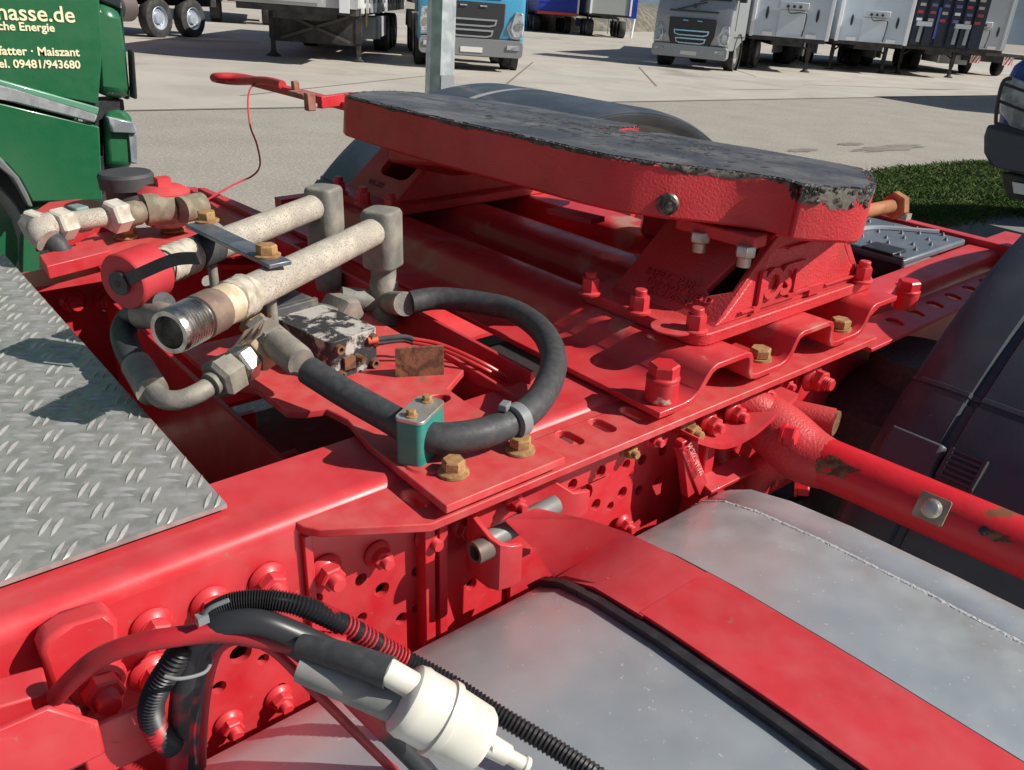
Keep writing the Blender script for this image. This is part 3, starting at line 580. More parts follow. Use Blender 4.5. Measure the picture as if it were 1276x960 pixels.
for _ in range(150):   # beads stuck to the near lug
    j = rnd.choice((16, 17, 18, 18, 18, 19, 20)); a_, c_ = half[j], half[j+1]; t = rnd.random()
    u = a_[0]+(c_[0]-a_[0])*t; y = a_[1]+(c_[1]-a_[1])*t; d_ = (V((u, y, 0))-cen).normalized()
    nn = (U5*d_.x+V((0, d_.y, 0))).normalized()
    lump(b, P5(u, y, -rnd.random()**2*.017-.001)+nn*.001, rnd.uniform(.0015, .0042), nn, rnd, (1, 1, .35))
for _ in range(700):  # scuffed band across the middle
    u = rnd.gauss(.03, .075); y = rnd.gauss(.95, .15)
    if -.2 < u < .17 and .62 < y < 1.3: lump(b, P5(u, y, .0012), rnd.uniform(.002, .0075), N5, rnd, (1, 1.8, .28))
for _ in range(160):  # pressed ridges following the kingpin's sweep
    rr = rnd.uniform(.08, .3); aa = rnd.uniform(1.6, 4.6); u = .04+rr*math.cos(aa); y = 1.0+rr*1.3*math.sin(aa)
    if -.2 < u < .2 and .58 < y < 1.4: lump(b, P5(u, y, .0012), rnd.uniform(.002, .005), N5, rnd, (.7, 4.0, .22))
obj('grease_lump', b, greasewet(), fw, 'ragged lumps of greasy dirt on the plate rim', kind='stuff', ang=60)
def smear(name, i0, i1, dmin, dmax, m_, seed, off=.0011, step=.0035):
    """a ragged skin of grease hanging down the flank between two outline corners"""
    r_ = random.Random(seed); pts = []
    for i in range(i0, i1):
        a_, c_ = V((*half[i], 0)), V((*half[i+1], 0)); n_ = max(1, int((c_-a_).length/step)); pts += [a_.lerp(c_, k/n_) for k in range(n_)]
    top, bot = [], []; h = dmin
    for k, q in enumerate(pts):
        t_ = (pts[min(k+2, len(pts)-1)]-pts[max(k-2, 0)]).normalized(); nn = (U5*t_.y*-1+V((0, t_.x, 0))).normalized()
        if nn.dot(P5(q.x, q.y)-P5(cen.x, cen.y)) < 0: nn = -nn
        h = max(dmin*.3, min(dmax, h+r_.uniform(-1, 1)*dmax*.28)); e = math.sin(math.pi*k/(len(pts)-1))**.5
        top.append(P5(q.x, q.y, .0012)+nn*off*.6); bot.append((P5(q.x, q.y, -h*e*.5)+nn*off*1.5, P5(q.x, q.y, -h*e-.0005)+nn*.0004))
    n_ = len(pts); b = B(); b.add(top+[p for p, _ in bot]+[p for _, p in bot], [(k, k+1, n_+k+1, n_+k) for k in range(n_-1)]+[(n_+k, n_+k+1, 2*n_+k+1, 2*n_+k) for k in range(n_-1)])
    return obj(name, b, m_, fw, ang=70)
DRY = mat('dried_grey_brown_grease', (.15, .135, .115), .6, col2=(.03, .028, .026), scale=55., lo=.52, hi=.6, bump=.8, bscale=160., bdist=.002, detail=9.)
smear('grease_smear', 14, 22, .010, .024, DRY, 3); smear('grease_smear', 9, 15, .002, .008, DRY, 4); smear('grease_smear', 0, 10, .0015, .0055, mat('black_rim_grease', (.02, .019, .018), .4, col2=(.1, .09, .075), scale=70., bump=.8, bscale=160.), 5)
b = B(); tw = [(-.03, 1.03), (.0, 1.06), (.06, 1.065), (.12, 1.07)]
p = A(834, 249, Y=.60)
sk = V((0, -.8, -.6)); hb = A(834, 249, X=.80)
nn = V((-.62, -.78, 0)).normalized()
# the plug bolt on the skirt: on the segment of outline it belongs to
best = None
for i in range(len(half)-1):
    for k in range(11):
        t = k/10; q = P5(half[i][0]+(half[i+1][0]-half[i][0])*t, half[i][1]+(half[i+1][1]-half[i][1])*t, -.045)
        cc = RT.transposed() @ (q-CAM); pxq = 638+F*cc.x/cc.z; pyq = 480+F*cc.y/cc.z
        if cc.z > 0 and 8 < i < 17 and (best is None or abs(pxq-834) < best[0]): best = (abs(pxq-834), q, half[i], half[i+1])
tdir = (U5*(best[3][0]-best[2][0])+V((0, best[3][1]-best[2][1], 0))).normalized(); nn = -tdir.cross(N5)
if nn.y > 0: nn = -nn
b = B(); b.lathe(best[1]-nn*.002, nn, [(.013, 0), (.0135, .004), (.011, .006)], 20); b.hexa(best[1]+nn*.003, best[1]+nn*.016, .018, .4); b.cyl(best[1]+nn*.014, best[1]+nn*.02, .005)
obj('plug_bolt', b, mat('dark_oily_steel', (.05, .05, .048), .4, .6, col2=(.2, .18, .15), scale=80.), fw)
b = B(); p = P5(.04, .52, -.055); p = A(1082, 262, Y=.545); b.cyl(p-V((.03, 0, 0)), p+V((.052, -.006, .0)), .009, n=16); b.hexa(p+V((.052, -.006, 0)), p+V((.066, -.0075, 0)), .032, .3)
obj('stop_bolt', b, mat('orange_rust', (.4, .17, .07), .75, col2=(.3, .12, .05), scale=60., bump=.3), fw)
# bearing bar with two hanging bolts
p0, p1 = A(850, 276, X=.862), A(948, 302, X=.872)
b = B(); b.bar(p0, p1, .03, .016); bb = obj('bearing_bar', b, CAST, pn, bevel=.002)
for px, py in ((872, 300), (928, 318)):
    q = A(px, py+2, X=.852 if px < 900 else .856)
    b = B(); b.hexa(q, q+V((0, 0, .014)), .022, .2); b.cyl(q-V((0, 0, .012)), q, .0085); obj('hanging_bolt', b, ZN, pn)
b = B(); b.loft([[V(p) for p in r_] for r_ in ([(.80, 1.30, 1.20), (.80, 1.30, 1.245), (.93, 1.30, 1.235), (.93, 1.30, 1.16)], [(.78, 1.12, 1.225), (.78, 1.12, 1.25), (.95, 1.12, 1.232), (.95, 1.12, 1.20)], [(.79, .92, 1.23), (.79, .92, 1.25), (.95, .92, 1.232), (.95, .92, 1.21)])]); obj('lock_body', b, CAST, fw, bevel=.006)
b = B(); p0, p1 = A(800, 275, Y=.95), A(850, 283, Y=.9); b.bar(p0, p1, .05, .03); obj('lock_carrier', b, RED, fw); b = B(); b.bar(A(690, 262, Y=1.0), A(745, 275, Y=.9), .03, .008); obj('lock_bar', b, RED, fw)
# release handle reaching out on the far side
hz_ = 1.262
hp0, hp1 = A(440, 134, Z=hz_), A(318, 103, Z=hz_)
b = B(); b.bar(hp0, hp1, .022, .016); b.bar(A(440, 122, Z=hz_+.01), A(398, 128, Z=hz_+.012), .012, .022)
hn = obj('release_handle', b, CAST, TR, 'long red release handle reaching out on the far side', bevel=.0015)
b = B(); b.tube([A(335, 104, Z=hz_), A(300, 97, Z=hz_+.005), A(272, 96, Z=hz_+.006), A(268, 98, Z=hz_), A(290, 101, Z=hz_-.004), A(330, 101, Z=hz_+.012), A(352, 106, Z=hz_+.012)], .0095, 12, 6); obj('handle_loop', b, CAST, hn)
b = B(); b.box(A(376, 118, Z=hz_+.004), (.03, .07, .010)); b.box(A(368, 108, Z=hz_+.014), (.014, .014, .022)); b.box(A(386, 127, Z=hz_), (.018, .018, .034)); obj('handle_catch', b, mat('rusty_pink_steel', (.4, .17, .13), .7, col2=(.25, .1, .06), scale=60.), hn, bevel=.002)
# ---------------------------------------------------------------- fuel tank
sec = [(.55, .35), (.55, .84), (.5465, .873), (.535, .902), (.515, .925), (.485, .941), (.44, .951), (.36, .959), (.24, .964), (.10, .966), (-.03, .965), (-.14, .957), (-.22, .935), (-.265, .91), (-.28, .85), (-.28, .35)]
cy, cz = .13, .66
def trng(x, k): return [V((x, cy+(y-cy)*(1-k/.42), cz+(z-cz)*(1-k/.33))) for y, z in sec]
rings = [trng(-.75, .02), trng(-.745, .0)]+[trng(x, 0.) for x in (-.4, 0, .3, .6)]
for x, k_ in ((.752, 0.), (.7545, .0018), (.7575, .0018), (.760, 0.)): rings.append(trng(x, k_))
rings += [trng(.79, .0), trng(.806, .002), trng(.817, .008), trng(.822, .02), trng(.824, .08)]
b = B(); b.loft(rings); tank = obj('fuel_tank', b, ALU, TR, 'large dull aluminium fuel tank with a welded end cap', ang=50)
def ztank(y):
    for (y0, z0_), (y1, z1_) in zip(sec[1:], sec[2:]):
        if y1 <= y <= y0: return z0_+(z1_-z0_)*(y-y0)/(y1-y0)
    return .98
b = B()   # weld bead ripples in the seam
for i in range(250):
    y = .54-.0031*i
    lump(b, V((.756+random.uniform(-.0005, .0005), y, ztank(y)-.0016)), .0046, V((0, .25 if y > .46 else 0, 1)), rnd, (1.1, .75, .4))
obj('weld_seam', b, mat('weld_metal', (.45, .46, .47), .65, .2), tank, kind='stuff')
# strap over the tank with its rubber liner
def band(x0, x1, y0, y1, off, th, n=26):
    ys = [y0+(y1-y0)*i/n for i in range(n+1)]
    return B().sweep([V((0, y, ztank(y)+off)) for y in ys], (x0, 0, 0), (x1, 0, 0), th)
obj('strap_liner', band(.487, .606, .46, -.21, .0008, .0072), BLK, tank, 'black rubber liner under the strap')
obj('liner_end', band(.487, .4955, .53, .461, .0008, .0072, 8), BLK, tank)
strap = obj('tank_strap', band(.50, .60, .392, -.21, .0085, .004), RED, TR, 'flat red strap across the aluminium tank', bevel=.0008)
top = lambda x, y, d=.0122: V((x, y, ztank(y)+d))
s_in0, s_in1 = A(631, 647, Y=.528), A(668, 633, Y=.528)
L0 = [s_in0, s_in0.lerp(top(.50, .50), .5)+V((-.002, 0, .004)), top(.497, .502, .008), top(.4985, .45), top(.4985, .386)]
R0 = [s_in1, s_in1.lerp(top(.5985, .386), .30)+V((0, 0, .010)), s_in1.lerp(top(.5985, .386), .52)+V((0, 0, .012)), s_in1.lerp(top(.5985, .386), .75)+V((0, 0, .008)), top(.5985, .386)]
b = B(); n = 5; dn = V((0, 0, -.004)); vs = L0+R0+[p+dn for p in L0]+[p+dn for p in R0]; fs = []
for i in range(n-1): fs += [(i, i+1, n+i+1, n+i), (2*n+i+1, 2*n+i, 3*n+i, 3*n+i+1), (i, 2*n+i, 2*n+i+1, i+1), (n+i+1, 3*n+i+1, 3*n+i, n+i)]
fs += [(0, n, 3*n, 2*n), (n-1, 3*n-1, 4*n-1, 2*n-1)]; b.add(vs, fs); obj('strap_end_plate', b, RED, strap)
for px, py in ((757, 719), (842, 718), (796, 746), (800, 697)):
    q = A(px, py, Y=.42); q = A(px, py, Z=ztank(.42)+.0125); inst('rivet_dimple', 'riv', lambda b: b.lathe((0, 0, 0), (0, 0, 1), [(.0042, 0), (.004, .0007), (.0025, .0011)], 14), RED, strap, q)
# strap bracket on the web
b = B()
path = [(.452, .508), (.440, .510), (.430, .514), (.425, .522), (.424, .54), (.426, .558), (.433, .565), (.47, .566), (.51, .564), (.535, .556), (.555, .545), (.580, .545)]
pts = [V((x, y, 0)) for x, y in path]
ztop = [1.0, 1.002, 1.006, 1.011, 1.018, 1.022, 1.024, 1.026, 1.026, 1.018, 1.0, .994]; zbot = [.955, .952, .95, .95, .95, .95, .95, .95, .95, .955, .96, .966]
vs = []; n = len(pts)
for i in range(n):
    t = (pts[min(i+1, n-1)]-pts[max(i-1, 0)]).normalized(); nr = V((t.y, -t.x, 0))*.003
    vs += [V((pts[i].x, pts[i].y, ztop[i]))+nr, V((pts[i].x, pts[i].y, ztop[i]))-nr, V((pts[i].x, pts[i].y, zbot[i]))-nr, V((pts[i].x, pts[i].y, zbot[i]))+nr]
fs = [(4*i+a, 4*i+(a+1) % 4, 4*i+4+(a+1) % 4, 4*i+4+a) for i in range(n-1) for a in range(4)]+[(0, 1, 2, 3), (4*n-4, 4*n-1, 4*n-2, 4*n-3)]
b.add(vs, fs); sb = obj('strap_bracket', b, RED, TR, 'folded red bracket holding the strap to the rail', bevel=.001)
q = A(605, 683, X=.4215); b = B(); b.lathe(q, (-1, 0, 0), [(.0115, -.004), (.0115, .014), (.008, .014), (.008, .004)], 18); obj('bracket_pin', b, mat('grey_brown_pin', (.16, .12, .1), .6, .4), sb)
b = B(); p0 = A(640, 660, Y=.535); p0 = V((.428, .536, .995)); b.cyl(p0, p0+V((.098, .004, .004)), .0105); obj('bracket_roller', b, mat('grey_roller', (.2, .21, .2), .5), sb)
b = B(); b.box((.465, .545, .962), (.07, .03, .006)); obj('bracket_foot', b, RED, sb)
# ---------------------------------------------------------------- mudguard support tube and the suspension casting
t0, t1 = A(1003, 566, Z=.957), A(1276, 683, Z=.957); td = (t1-t0).normalized()
b = B(); b.cyl(t0-td*.02, t1+td*.35, .0325, n=32); tube = obj('support_tube', b, RR, TR, 'red support tube for the mudguard, chipped to rust')
def ontube(px, py, dr=.0):  # point of the tube facing the camera
    q = A(px, py, Z=.957); k = (q-t0).dot(td); c_ = t0+td*k; n_ = (A(px, py, Z=.99)-c_); n_ = (CAM-c_); n_ = (n_-td*n_.dot(td)).normalized(); return c_+n_*(.0325+dr), n_
rnd = random.Random(4)
def patch(px, py, rx, ry, name, m_, n=16, jag=.45, parent=tube):
    c_, n_ = ontube(px, py, .0006); w_ = td.cross(n_); vs = []
    for i in range(n):
        a = 2*math.pi*i/n; k = 1+rnd.uniform(-jag, jag); x = td*rx*k*math.cos(a); hh = ry*k*math.sin(a); ang = hh/.0325
        ax = c_-n_*.0331; vs.append(ax+x+(n_*math.cos(ang)+w_*math.sin(ang))*.0331)
    vs.append(c_); b = B(); b.add(vs, [(i, (i+1) % n, n) for i in range(n)]); return obj(name, b, m_, parent, ang=80)
patch(1066, 578, .022, .016, 'rust_patch', RB); patch(1035, 600, .008, .006, 'rust_patch', RB); patch(1238, 684, .012, .005, 'rust_patch', RB); patch(1222, 676, .0055, .0055, 'drain_hole', BLK, 14, .05)
patch(1165, 654, .005, .003, 'rust_patch', RB)
c_, n_ = ontube(1174, 634, 0.); w_ = td.cross(n_)
b = B(); Mx = fr(c_+n_*.0015, td, w_); b.poly(rrect(-.017, -.0155, .017, .0155, .003), .003, (0, 0, 0.0)).tf(Mx); sq = obj('square_washer', b, mat('tan_washer', (.42, .36, .26), .6, .3, col2=(.3, .24, .17), scale=40.), tube, bevel=.0006)
b = B(); b.lathe(c_+n_*.0015, n_, [(.0115, 0), (.0115, .004), (.0085, .006), (.0085, .009), (.006, .010)], 20); obj('washer_bolt', b, ZN, sq)
c_, n_ = ontube(1022, 551, 0.); b = B(); b.lathe(t0+td*((c_-t0).dot(td))-td*.004, td, [(.0328, 0), (.0337, .001), (.0337, .007), (.0328, .008)], 32); obj('tube_band', b, RB, tube)
# casting
b = B()
cc0 = A(960, 530, Y=.53); cc1 = A(1008, 566, Y=.49)
b.tube([cc0+V((-.01, .04, .012)), cc0, t0, t0+td*.04], lambda t: .030+.010*math.sin(t*3.1), 20, 5)
b.tube([A(935, 640, Y=.55), A(945, 590, Y=.53), A(975, 572, Y=.505), t0], lambda t: .016+.016*t, 16, 5)
b.tube([A(905, 500, Y=.58), A(945, 510, Y=.545), A(972, 540, Y=.515)], .024, 16, 5)
b.box(A(965, 545, Y=.515), (.035, .03, .05), Matrix.Rotation(.4, 3, 'X'))
cast = obj('suspension_casting', b, CAST, TR, 'knobbly red suspension casting below the coupling', bevel=.004, ang=60)
b = B(); q0 = A(985, 513, Y=.55); b.cyl(q0+V((-.02, .03, .0)), q0+V((.02, -.055, -.0)), .020, n=24); bs = obj('pivot_boss', b, CAST, cast)
b = B(); qe = q0+V((.02, -.055, 0)); b.cyl(qe, qe+V((.001, -.004, 0)), .018, n=24); obj('pivot_cap', b, RB, cast)
inst('casting_bolt', 'hexbig', lambda b: (b.lathe((0, 0, 0), (0, 0, 1), [(.016, 0), (.016, .004)], 20), b.hexa((0, 0, .003), (0, 0, .02), .024)), RR, cast, A(975, 541, Y=.492), (.25, -1, .1), .3, s=.9)
inst('casting_bolt', 'hexbig', None, RR, cast, A(990, 605, Y=.51), (.5, -.8, .1), .3, s=1.0)
b = B(); sp_ = smooth_pts([A(860, 545, Y=.535), A(895, 552, Y=.53), A(930, 537, Y=.525), A(960, 512, Y=.525), A(985, 490, Y=.535)], 6); b.loft([[p_+V((0, a_, c_)) for a_, c_ in ((-.012, -.0035), (.028, -.0035), (.028, .0035), (-.012, .0035))] for p_ in sp_]); obj('curved_rib', b, RED, cast)
b = B(); b.poly([(0, 0), (.030, 0), (.05, -.085), (.028, -.09)], .012, A(850, 552, Y=.535), (1, 0, 0), (0, 0, 1)); b.bar(A(875, 606, Y=.535), A(935, 577, Y=.535), .03, .007, (0, -.3, 1)); b.bar(A(850, 552, Y=.54), A(872, 610, Y=.54), .016, .02, (1, 0, 0)); leg = obj('cast_leg', b, RED, cast, bevel=.0015)
ml = fr(A(853, 560, Y=.527), A(872, 604, Y=.527)-A(853, 560, Y=.527), (1, 0, .35)); t_ = textmesh('M-25574W300', .0105, .0008, ml @ Matrix.Rotation(math.pi, 4, 'X') @ Matrix.Translation((.0, -.012, 0))); obj('raised_lettering', t_, mat('pink_worn_red', (.75, .3, .28)), leg)
b = B(); b.tube([A(950, 600, Y=.57), A(905, 570, Y=.575), A(900, 545, Y=.575), A(925, 520, Y=.57)], .014, 14, 5); b.poly(ell(0, 0, .05, .07, 18), .02, A(905, 560, Y=.58), (1, 0, 0), (0, 0, 1), [ell(0.0, .005, .026, .036, 14)]); obj('cast_ring', b, CAST, cast, bevel=.003)
for c_, s_ in (((1.02, .575, .93), (.02, .02, .22)), ((1.06, .59, .90), (.06, .02, .2)), ((.80, .56, .90), (.02, .03, .2))): obj('spring_hanger', B().box(c_, s_), RED, cast, bevel=.003)
# ---------------------------------------------------------------- mudguards and wheels
WX, WZ, RM = 1.65, .50, .755
def guard(side, label, a0, a1, cx, cz):
    Y = (lambda y: y) if side > 0 else (lambda y: 2*YC-y)
    prof = [(.430, RM-.035), (.448, RM-.016), (.452, RM-.006), (.440, RM+.001), (.41, RM+.004), (.373, RM+.004), (.369, RM-.003), (.360, RM-.003), (.356, RM+.004), (.19, RM+.004), (.186, RM-.003), (.178, RM-.003), (.174, RM+.004), (.02, RM+.004), (.013, RM-.004), (.001, RM-.004), (-.005, RM+.004), (-.17, RM+.002), (-.20, RM-.004), (-.22, RM-.03)]
    if side < 0: prof = [p_ for p_ in prof if p_[1] != RM-.003]
    def seg(p, q, dr, n=40):
        rings = []
        for i in range(n+1):
            a = R(p+(q-p)*i/n); ring = [V((cx-(r+dr)*math.cos(a), Y(y), cz+(r+dr)*math.sin(a))) for y, r in prof]
            ring += [V((cx-(r+dr-.005)*math.cos(a), Y(y), cz+(r+dr-.005)*math.sin(a))) for y, r in prof[::-1]]
            rings.append(ring)
        return B().loft(rings)
    g = obj('mudguard', seg(a0+27, a1, 0), GRD, TR, label, ang=45)
    fl_ = obj('mudguard_flap', seg(a0, a0+29, .006, 16), GRD, g, ang=45)
    b = B(); a = R(a0+22.8); rad = RM+.017; n_ = V((-math.cos(a), 0, math.sin(a))); t_ = V((math.sin(a), 0, math.cos(a)))
    base = V((cx-rad*math.cos(a), Y(.333), cz+rad*math.sin(a)))
    M_ = fr(base, V((0, -1, 0)), t_)
    for k in range(6): b.box(M_ @ V((0, -.018+.0072*k, .001)), (.0032, .042, .003), Matrix((t_, V((0, 1, 0)), n_)).transposed())
    for dx in (-.021, .021): b.box(M_ @ V((dx, 0, 0)), (.042, .004, .006), Matrix((t_, V((0, 1, 0)), n_)).transposed())
    b.box(M_ @ V((0, -.002, -.005)), (.046, .046, .004), Matrix((t_, V((0, 1, 0)), n_)).transposed())
    obj('ribbed_clip', b, mat('grey_black_plastic', (.07, .072, .078), .4), g)
    b = B(); b.loft([[V((cx-(r)*math.cos(R(a_)), Y(y), cz+r*math.sin(R(a_)))) for y, r in ((.440, RM+.004), (.434, RM+.017), (.366, RM+.017), (.360, RM+.008))] for a_ in (a0+16, a0+17, a0+19, a0+21, a0+23.6, a0+24.2)]); obj('mudguard_pad', b, mat('sun_painted_grey_plastic', (.085, .09, .1), .5, bump=.25, bscale=480., bdist=.0008), g, bevel=.003)  # pad in a paler copy of the guard plastic, sunlight put into its colour
    for k, aa in ((0, a0+30), (1, a0+62)):
        b = B(); a = R(aa); rings = []
        for y, r in prof[2:-1]: 
            rings.append([V((cx-(r+d2)*math.cos(a+da), Y(y), cz+(r+d2)*math.sin(a+da))) for da, d2 in ((-.006, 0), (-.004, .003), (.004, .003), (.006, 0))])
        b.loft(rings); obj('mudguard_seam', b, GRD, g)
    return g
guard(1, 'near black plastic mudguard over the rear wheel', 14, 140, WX, WZ)
guard(-1, 'far black plastic mudguard behind the coupling', 14, 126, WX+.03, WZ-.055)
def tyre(side):
    y0 = .12 if side > 0 else 2*YC-.12; ax = V((0, -1 if side > 0 else 1, 0)); c_ = V((WX, y0, .447))
    b = B(); b.lathe(c_-ax*.29, ax, [(.30, .0), (.42, -.0), (.49, .02), (.515, .05), (.515, .09), (.508, .095), (.508, .105), (.515, .11), (.515, .2), (.508, .205), (.508, .215), (.515, .22), (.515, .4), (.508, .405), (.508, .415), (.515, .42), (.515, .53), (.49, .56), (.42, .58), (.30, .58)], 48); w_ = obj('wheel', b, RUB, TR, ang=40)
    b = B(); b.lathe(c_-ax*.28, ax, [(.29, 0), (.30, .02), (.27, .03), (.27, .53), (.30, .54), (.29, .56)], 32); obj('rim', b, mat('grey_rim', (.3, .3, .3), .5, .5), w_)
tyre(1); tyre(-1)
b = B(); b.lathe((1.235, .50, .55), (0, 0, 1), [(.09, 0), (.125, .03), (.135, .12), (.11, .2), (.135, .28), (.125, .38), (.07, .42), (.07, .46)], 28); obj('dark_filler', b, RUB, TR, 'added black rounded filler standing in for the dark beneath the rail')  # added black body; stands in for the dark space beneath the rail
b = B(); b.cyl((WX, .2, .447), (WX, 2*YC-.2, .447), .07); b.lathe((WX, YC-.14, .447), (0, 1, 0), [(.08, 0), (.2, .06), (.2, .2), (.08, .28)], 24); obj('rear_axle', b, mat('grimy_black_steel', (.03, .026, .026)), TR)
# ---------------------------------------------------------------- tail: deck panel and end member
DK = mat('blue_grey_plastic', (.11, .135, .165), .45, col2=(.14, .16, .19), scale=20., bump=.1, bscale=200.)
dq = [A(1052, 296, Z=1.085), A(1100, 268, Z=1.085), A(1215, 301, Z=1.085), A(1150, 325, Z=1.085)]
b = B(); b.poly([(1.43, .648), (1.665, .648), (1.665, 1.42), (1.43, 1.42)], .012, (0, 0, 1.083)); dk = obj('deck_panel', b, DK, TR, 'blue grey plastic deck panel with small studs at the tail', bevel=.004)
b = B(); b.tube([V((1.43, .80, 1.084)), V((1.53, .80, 1.085)), V((1.59, .78, 1.085)), V((1.66, .70, 1.085))], .006, 8); obj('deck_rib', b, mat('pale_grey_plastic', (.3, .33, .36), .4), dk)
b = B(); b.box((1.437, 1.03, 1.06), (.012, .76, .05)); b.box((1.455, .70, 1.086), (.05, .06, .006)); obj('deck_lip', b, BLK, dk, bevel=.002)
for i in range(8):
    for j in range(14):
        x = 1.45+.029*i; y = .668+.052*j+(.02 if i % 2 else 0)
        if abs(y-.80) < .015: continue
        inst('deck_stud', 'studcone', lambda b: b.lathe((0, 0, 0), (0, 0, 1), [(.0045, 0), (.0034, .002), (.001, .006)], 8), DK, dk, (x, y, 1.083))
b = B(); b.bar((1.71, .56, 1.055), (1.71, 1.42, 1.066), .025, .05); tm = obj('tail_member', b, RED, TR, bevel=.003); b = B(); b.box((1.685, .80, 1.095), (.02, .05, .012)); obj('tail_clip', b, ZN, tm)
# ---------------------------------------------------------------- brackets on the near web, lower left
b = B(); pl = [(50, 815), (56, 800), (80, 783), (136, 766), (148, 776), (150, 840), (150, 905), (95, 905), (68, 868)]
pq = [A(px, py, Y=.558) for px, py in pl]
b.poly([(p.x, p.z) for p in pq][::-1] if True else [], .022, (0, .558, 0), (1, 0, 0), (0, 0, 1)); cb = obj('cab_bracket', b, RED, TR, 'raised red plate bolted to the near web', bevel=.004)
inst('frame_nut', 'nut', b_nut, RED, cb, A(122, 848, Y=.556), (0, -1, 0), .3, s=1.2)
b = B(); b.lathe(A(128, 890, Y=.556), (0, -1, 0), [(.013, 0), (.014, .004), (.0095, .005), (.0095, -.004)], 18); obj('bracket_bush', b, CAST, cb)
b = B(); b.bar(A(-60, 905, Y=.545), A(60, 870, Y=.54), .03, .035); b.bar(A(60, 872, Y=.53), A(98, 908, Y=.52), .02, .006, (0, 0, 1)); b.bar(A(98, 912, Y=.52), A(146, 914, Y=.52), .02, .006, (0, 0, 1)); b.poly([(0, 0), (.05, 0), (.05, -.05), (0, -.05)], .004, A(96, 916, Y=.51), (1, 0, 0), (0, 0, 1)); b.poly([(-.15, .01), (.02, .01), (.045, -.02), (.045, -.05), (-.15, -.05)], .005, A(25, 915, Y=.50), (1, 0, 0), (0, 0, 1)); obj('channel_bracket', b, RED, TR, 'red channel bracket at the lower left', bevel=.002)
b = B(); b.box(A(60, 935, Y=.53), (.05, .006, .05)); obj('grey_spacer', b, mat('dull_grey_paint', (.25, .27, .29), .5), cb)
# ---------------------------------------------------------------- far side fittings, upper left
ZZ = 1.135
def L(px, py, z=ZZ): return A(px, py, Z=z)
fl0 = L(52, 284); f1 = L(250, 257); fd = (f1-fl0).normalized()
b = B(); b.cyl(L(90, 276), L(150, 268), .0155); ff = obj('far_pipe', b, PIPE, TR, 'row of pale dusty fittings beyond the far rail')
b = B(); b.tube([L(85, 278), L(58, 282), L(50, 290, 1.13), L(60, 300, 1.12)], .02, 16, 5); obj('far_elbow', b, PIPE, ff)
b = B(); b.tube([L(60, 296, 1.12), L(72, 306, 1.11), L(82, 322, 1.09)], .0155, 14, 5); obj('far_hose', b, RUB, ff)
for (x0, y0), (x1, y1), af in (((68, 282), (88, 277), .043), ((135, 272), (156, 267), .046), ((38, 284), (50, 280), .043)):
    obj('far_nut', B().hexa(L(x0, y0), L(x1, y1), af, .2), mat('pale_dusty_nut', (.58, .55, .47), .6, col2=(.42, .37, .3), scale=50.), ff)
for (x0, y0), (x1, y1), r_ in (((157, 268), (172, 265), .02), ((172, 265), (186, 262), .017)):
    obj('far_adapter', B().cyl(L(x0, y0), L(x1, y1), r_, n=14), mat('dusty_brown_metal', (.2, .17, .12), .8, col2=(.3, .26, .19), scale=60.), ff)
b = B(); q = L(99, 272); b.box(q, (.022, .03, .04), Matrix.Rotation(.3, 3, 'Z')); obj('far_clamp', b, mat('teal_grey', (.2, .27, .25), .6), ff, bevel=.003)
b = B(); q = L(207, 258, 1.13); b.lathe(q-V((0, 0, .03)), (0, 0, 1), [(.03, 0), (.04, .01), (.042, .04), (.040, .05)], 24); b.cyl(L(225, 262), L(252, 256), .022); b.cyl(L(180, 262), L(215, 258), .026); fv = obj('far_valve', b, mat('dusty_brown_metal', (.2, .17, .12)), ff, 'dusty brown valve with a red sprayed top')
b = B(); b.lathe(q+V((0, 0, .019)), (0, 0, 1), [(.041, 0), (.042, .008), (.030, .016), (.02, .018)], 24); b.box(q+V((0, 0, .043)), (.022, .022, .014)); obj('valve_top', b, mat('chalky_red_paint', (.62, .04, .05), .6, dust=.3, dustcol=(.6, .2, .18)), ff)
q = A(161, 246, Z=1.12); b = B(); b.lathe(q, (0, 0, 1), [(.036, -.03), (.038, .016), (.046, .018), (.047, .040), (.043, .045), (.0, .047)], 32); obj('black_cap', b, mat('dusty_dark_plastic', (.04, .042, .046), .6, dust=.3, dustcol=(.22, .2, .19)), TR, 'round dusty black filler cap beyond the far rail')
def slab(name, pts, z, th, m_=RED, label=None):
    q = [P2(x, y, z) for x, y in pts]; ar = sum(q[i][0]*q[(i+1) % len(q)][1]-q[(i+1) % len(q)][0]*q[i][1] for i in range(len(q)))
    return obj(name, B().poly(q if ar > 0 else q[::-1], th, (0, 0, z)), m_, TR, label, bevel=.0015)
slab('far_bracket', [(45, 262), (60, 252), (100, 248), (130, 252), (150, 275), (40, 292)], 1.10, .03, RED, 'red bracket under the far fittings')
fp_ = slab('far_bracket', [(100, 300), (125, 287), (235, 280), (290, 292), (300, 310), (180, 330), (120, 318)], 1.085, .012, DUSTY, 'dusty red bracket plate with two rusty bolts')
slab('far_bracket', [(48, 318), (128, 298), (138, 312), (58, 332)], 1.105, .02, RED, 'upright red fin beside the tread plate')
slab('far_bracket', [(92, 303), (115, 298), (130, 310), (100, 315)], 1.10, .012)
for px, py in ((157, 296), (215, 288)): inst('rusty_bolt', 'flange', b_flange, RUST, fp_, A(px, py, Z=1.086), spin=.2, s=1.35)
slab('far_bar', [(232, 233), (243, 233), (318, 270), (300, 280)], 1.08, .03, RED, 'sloping red bar beyond the far rail'); slab('far_bar', [(246, 234), (256, 234), (345, 272), (322, 272)], 1.09, .02, RED)
slab('far_skirt', [(260, 290), (395, 270), (420, 290), (330, 330), (270, 330)], 1.03, .01, RED, 'shaded red panel below the coupling pipes')
b = B(); b.box(A(380, 252, Z=1.06), (.12, .03, .03)); obj('far_bracket', b, RED, TR)
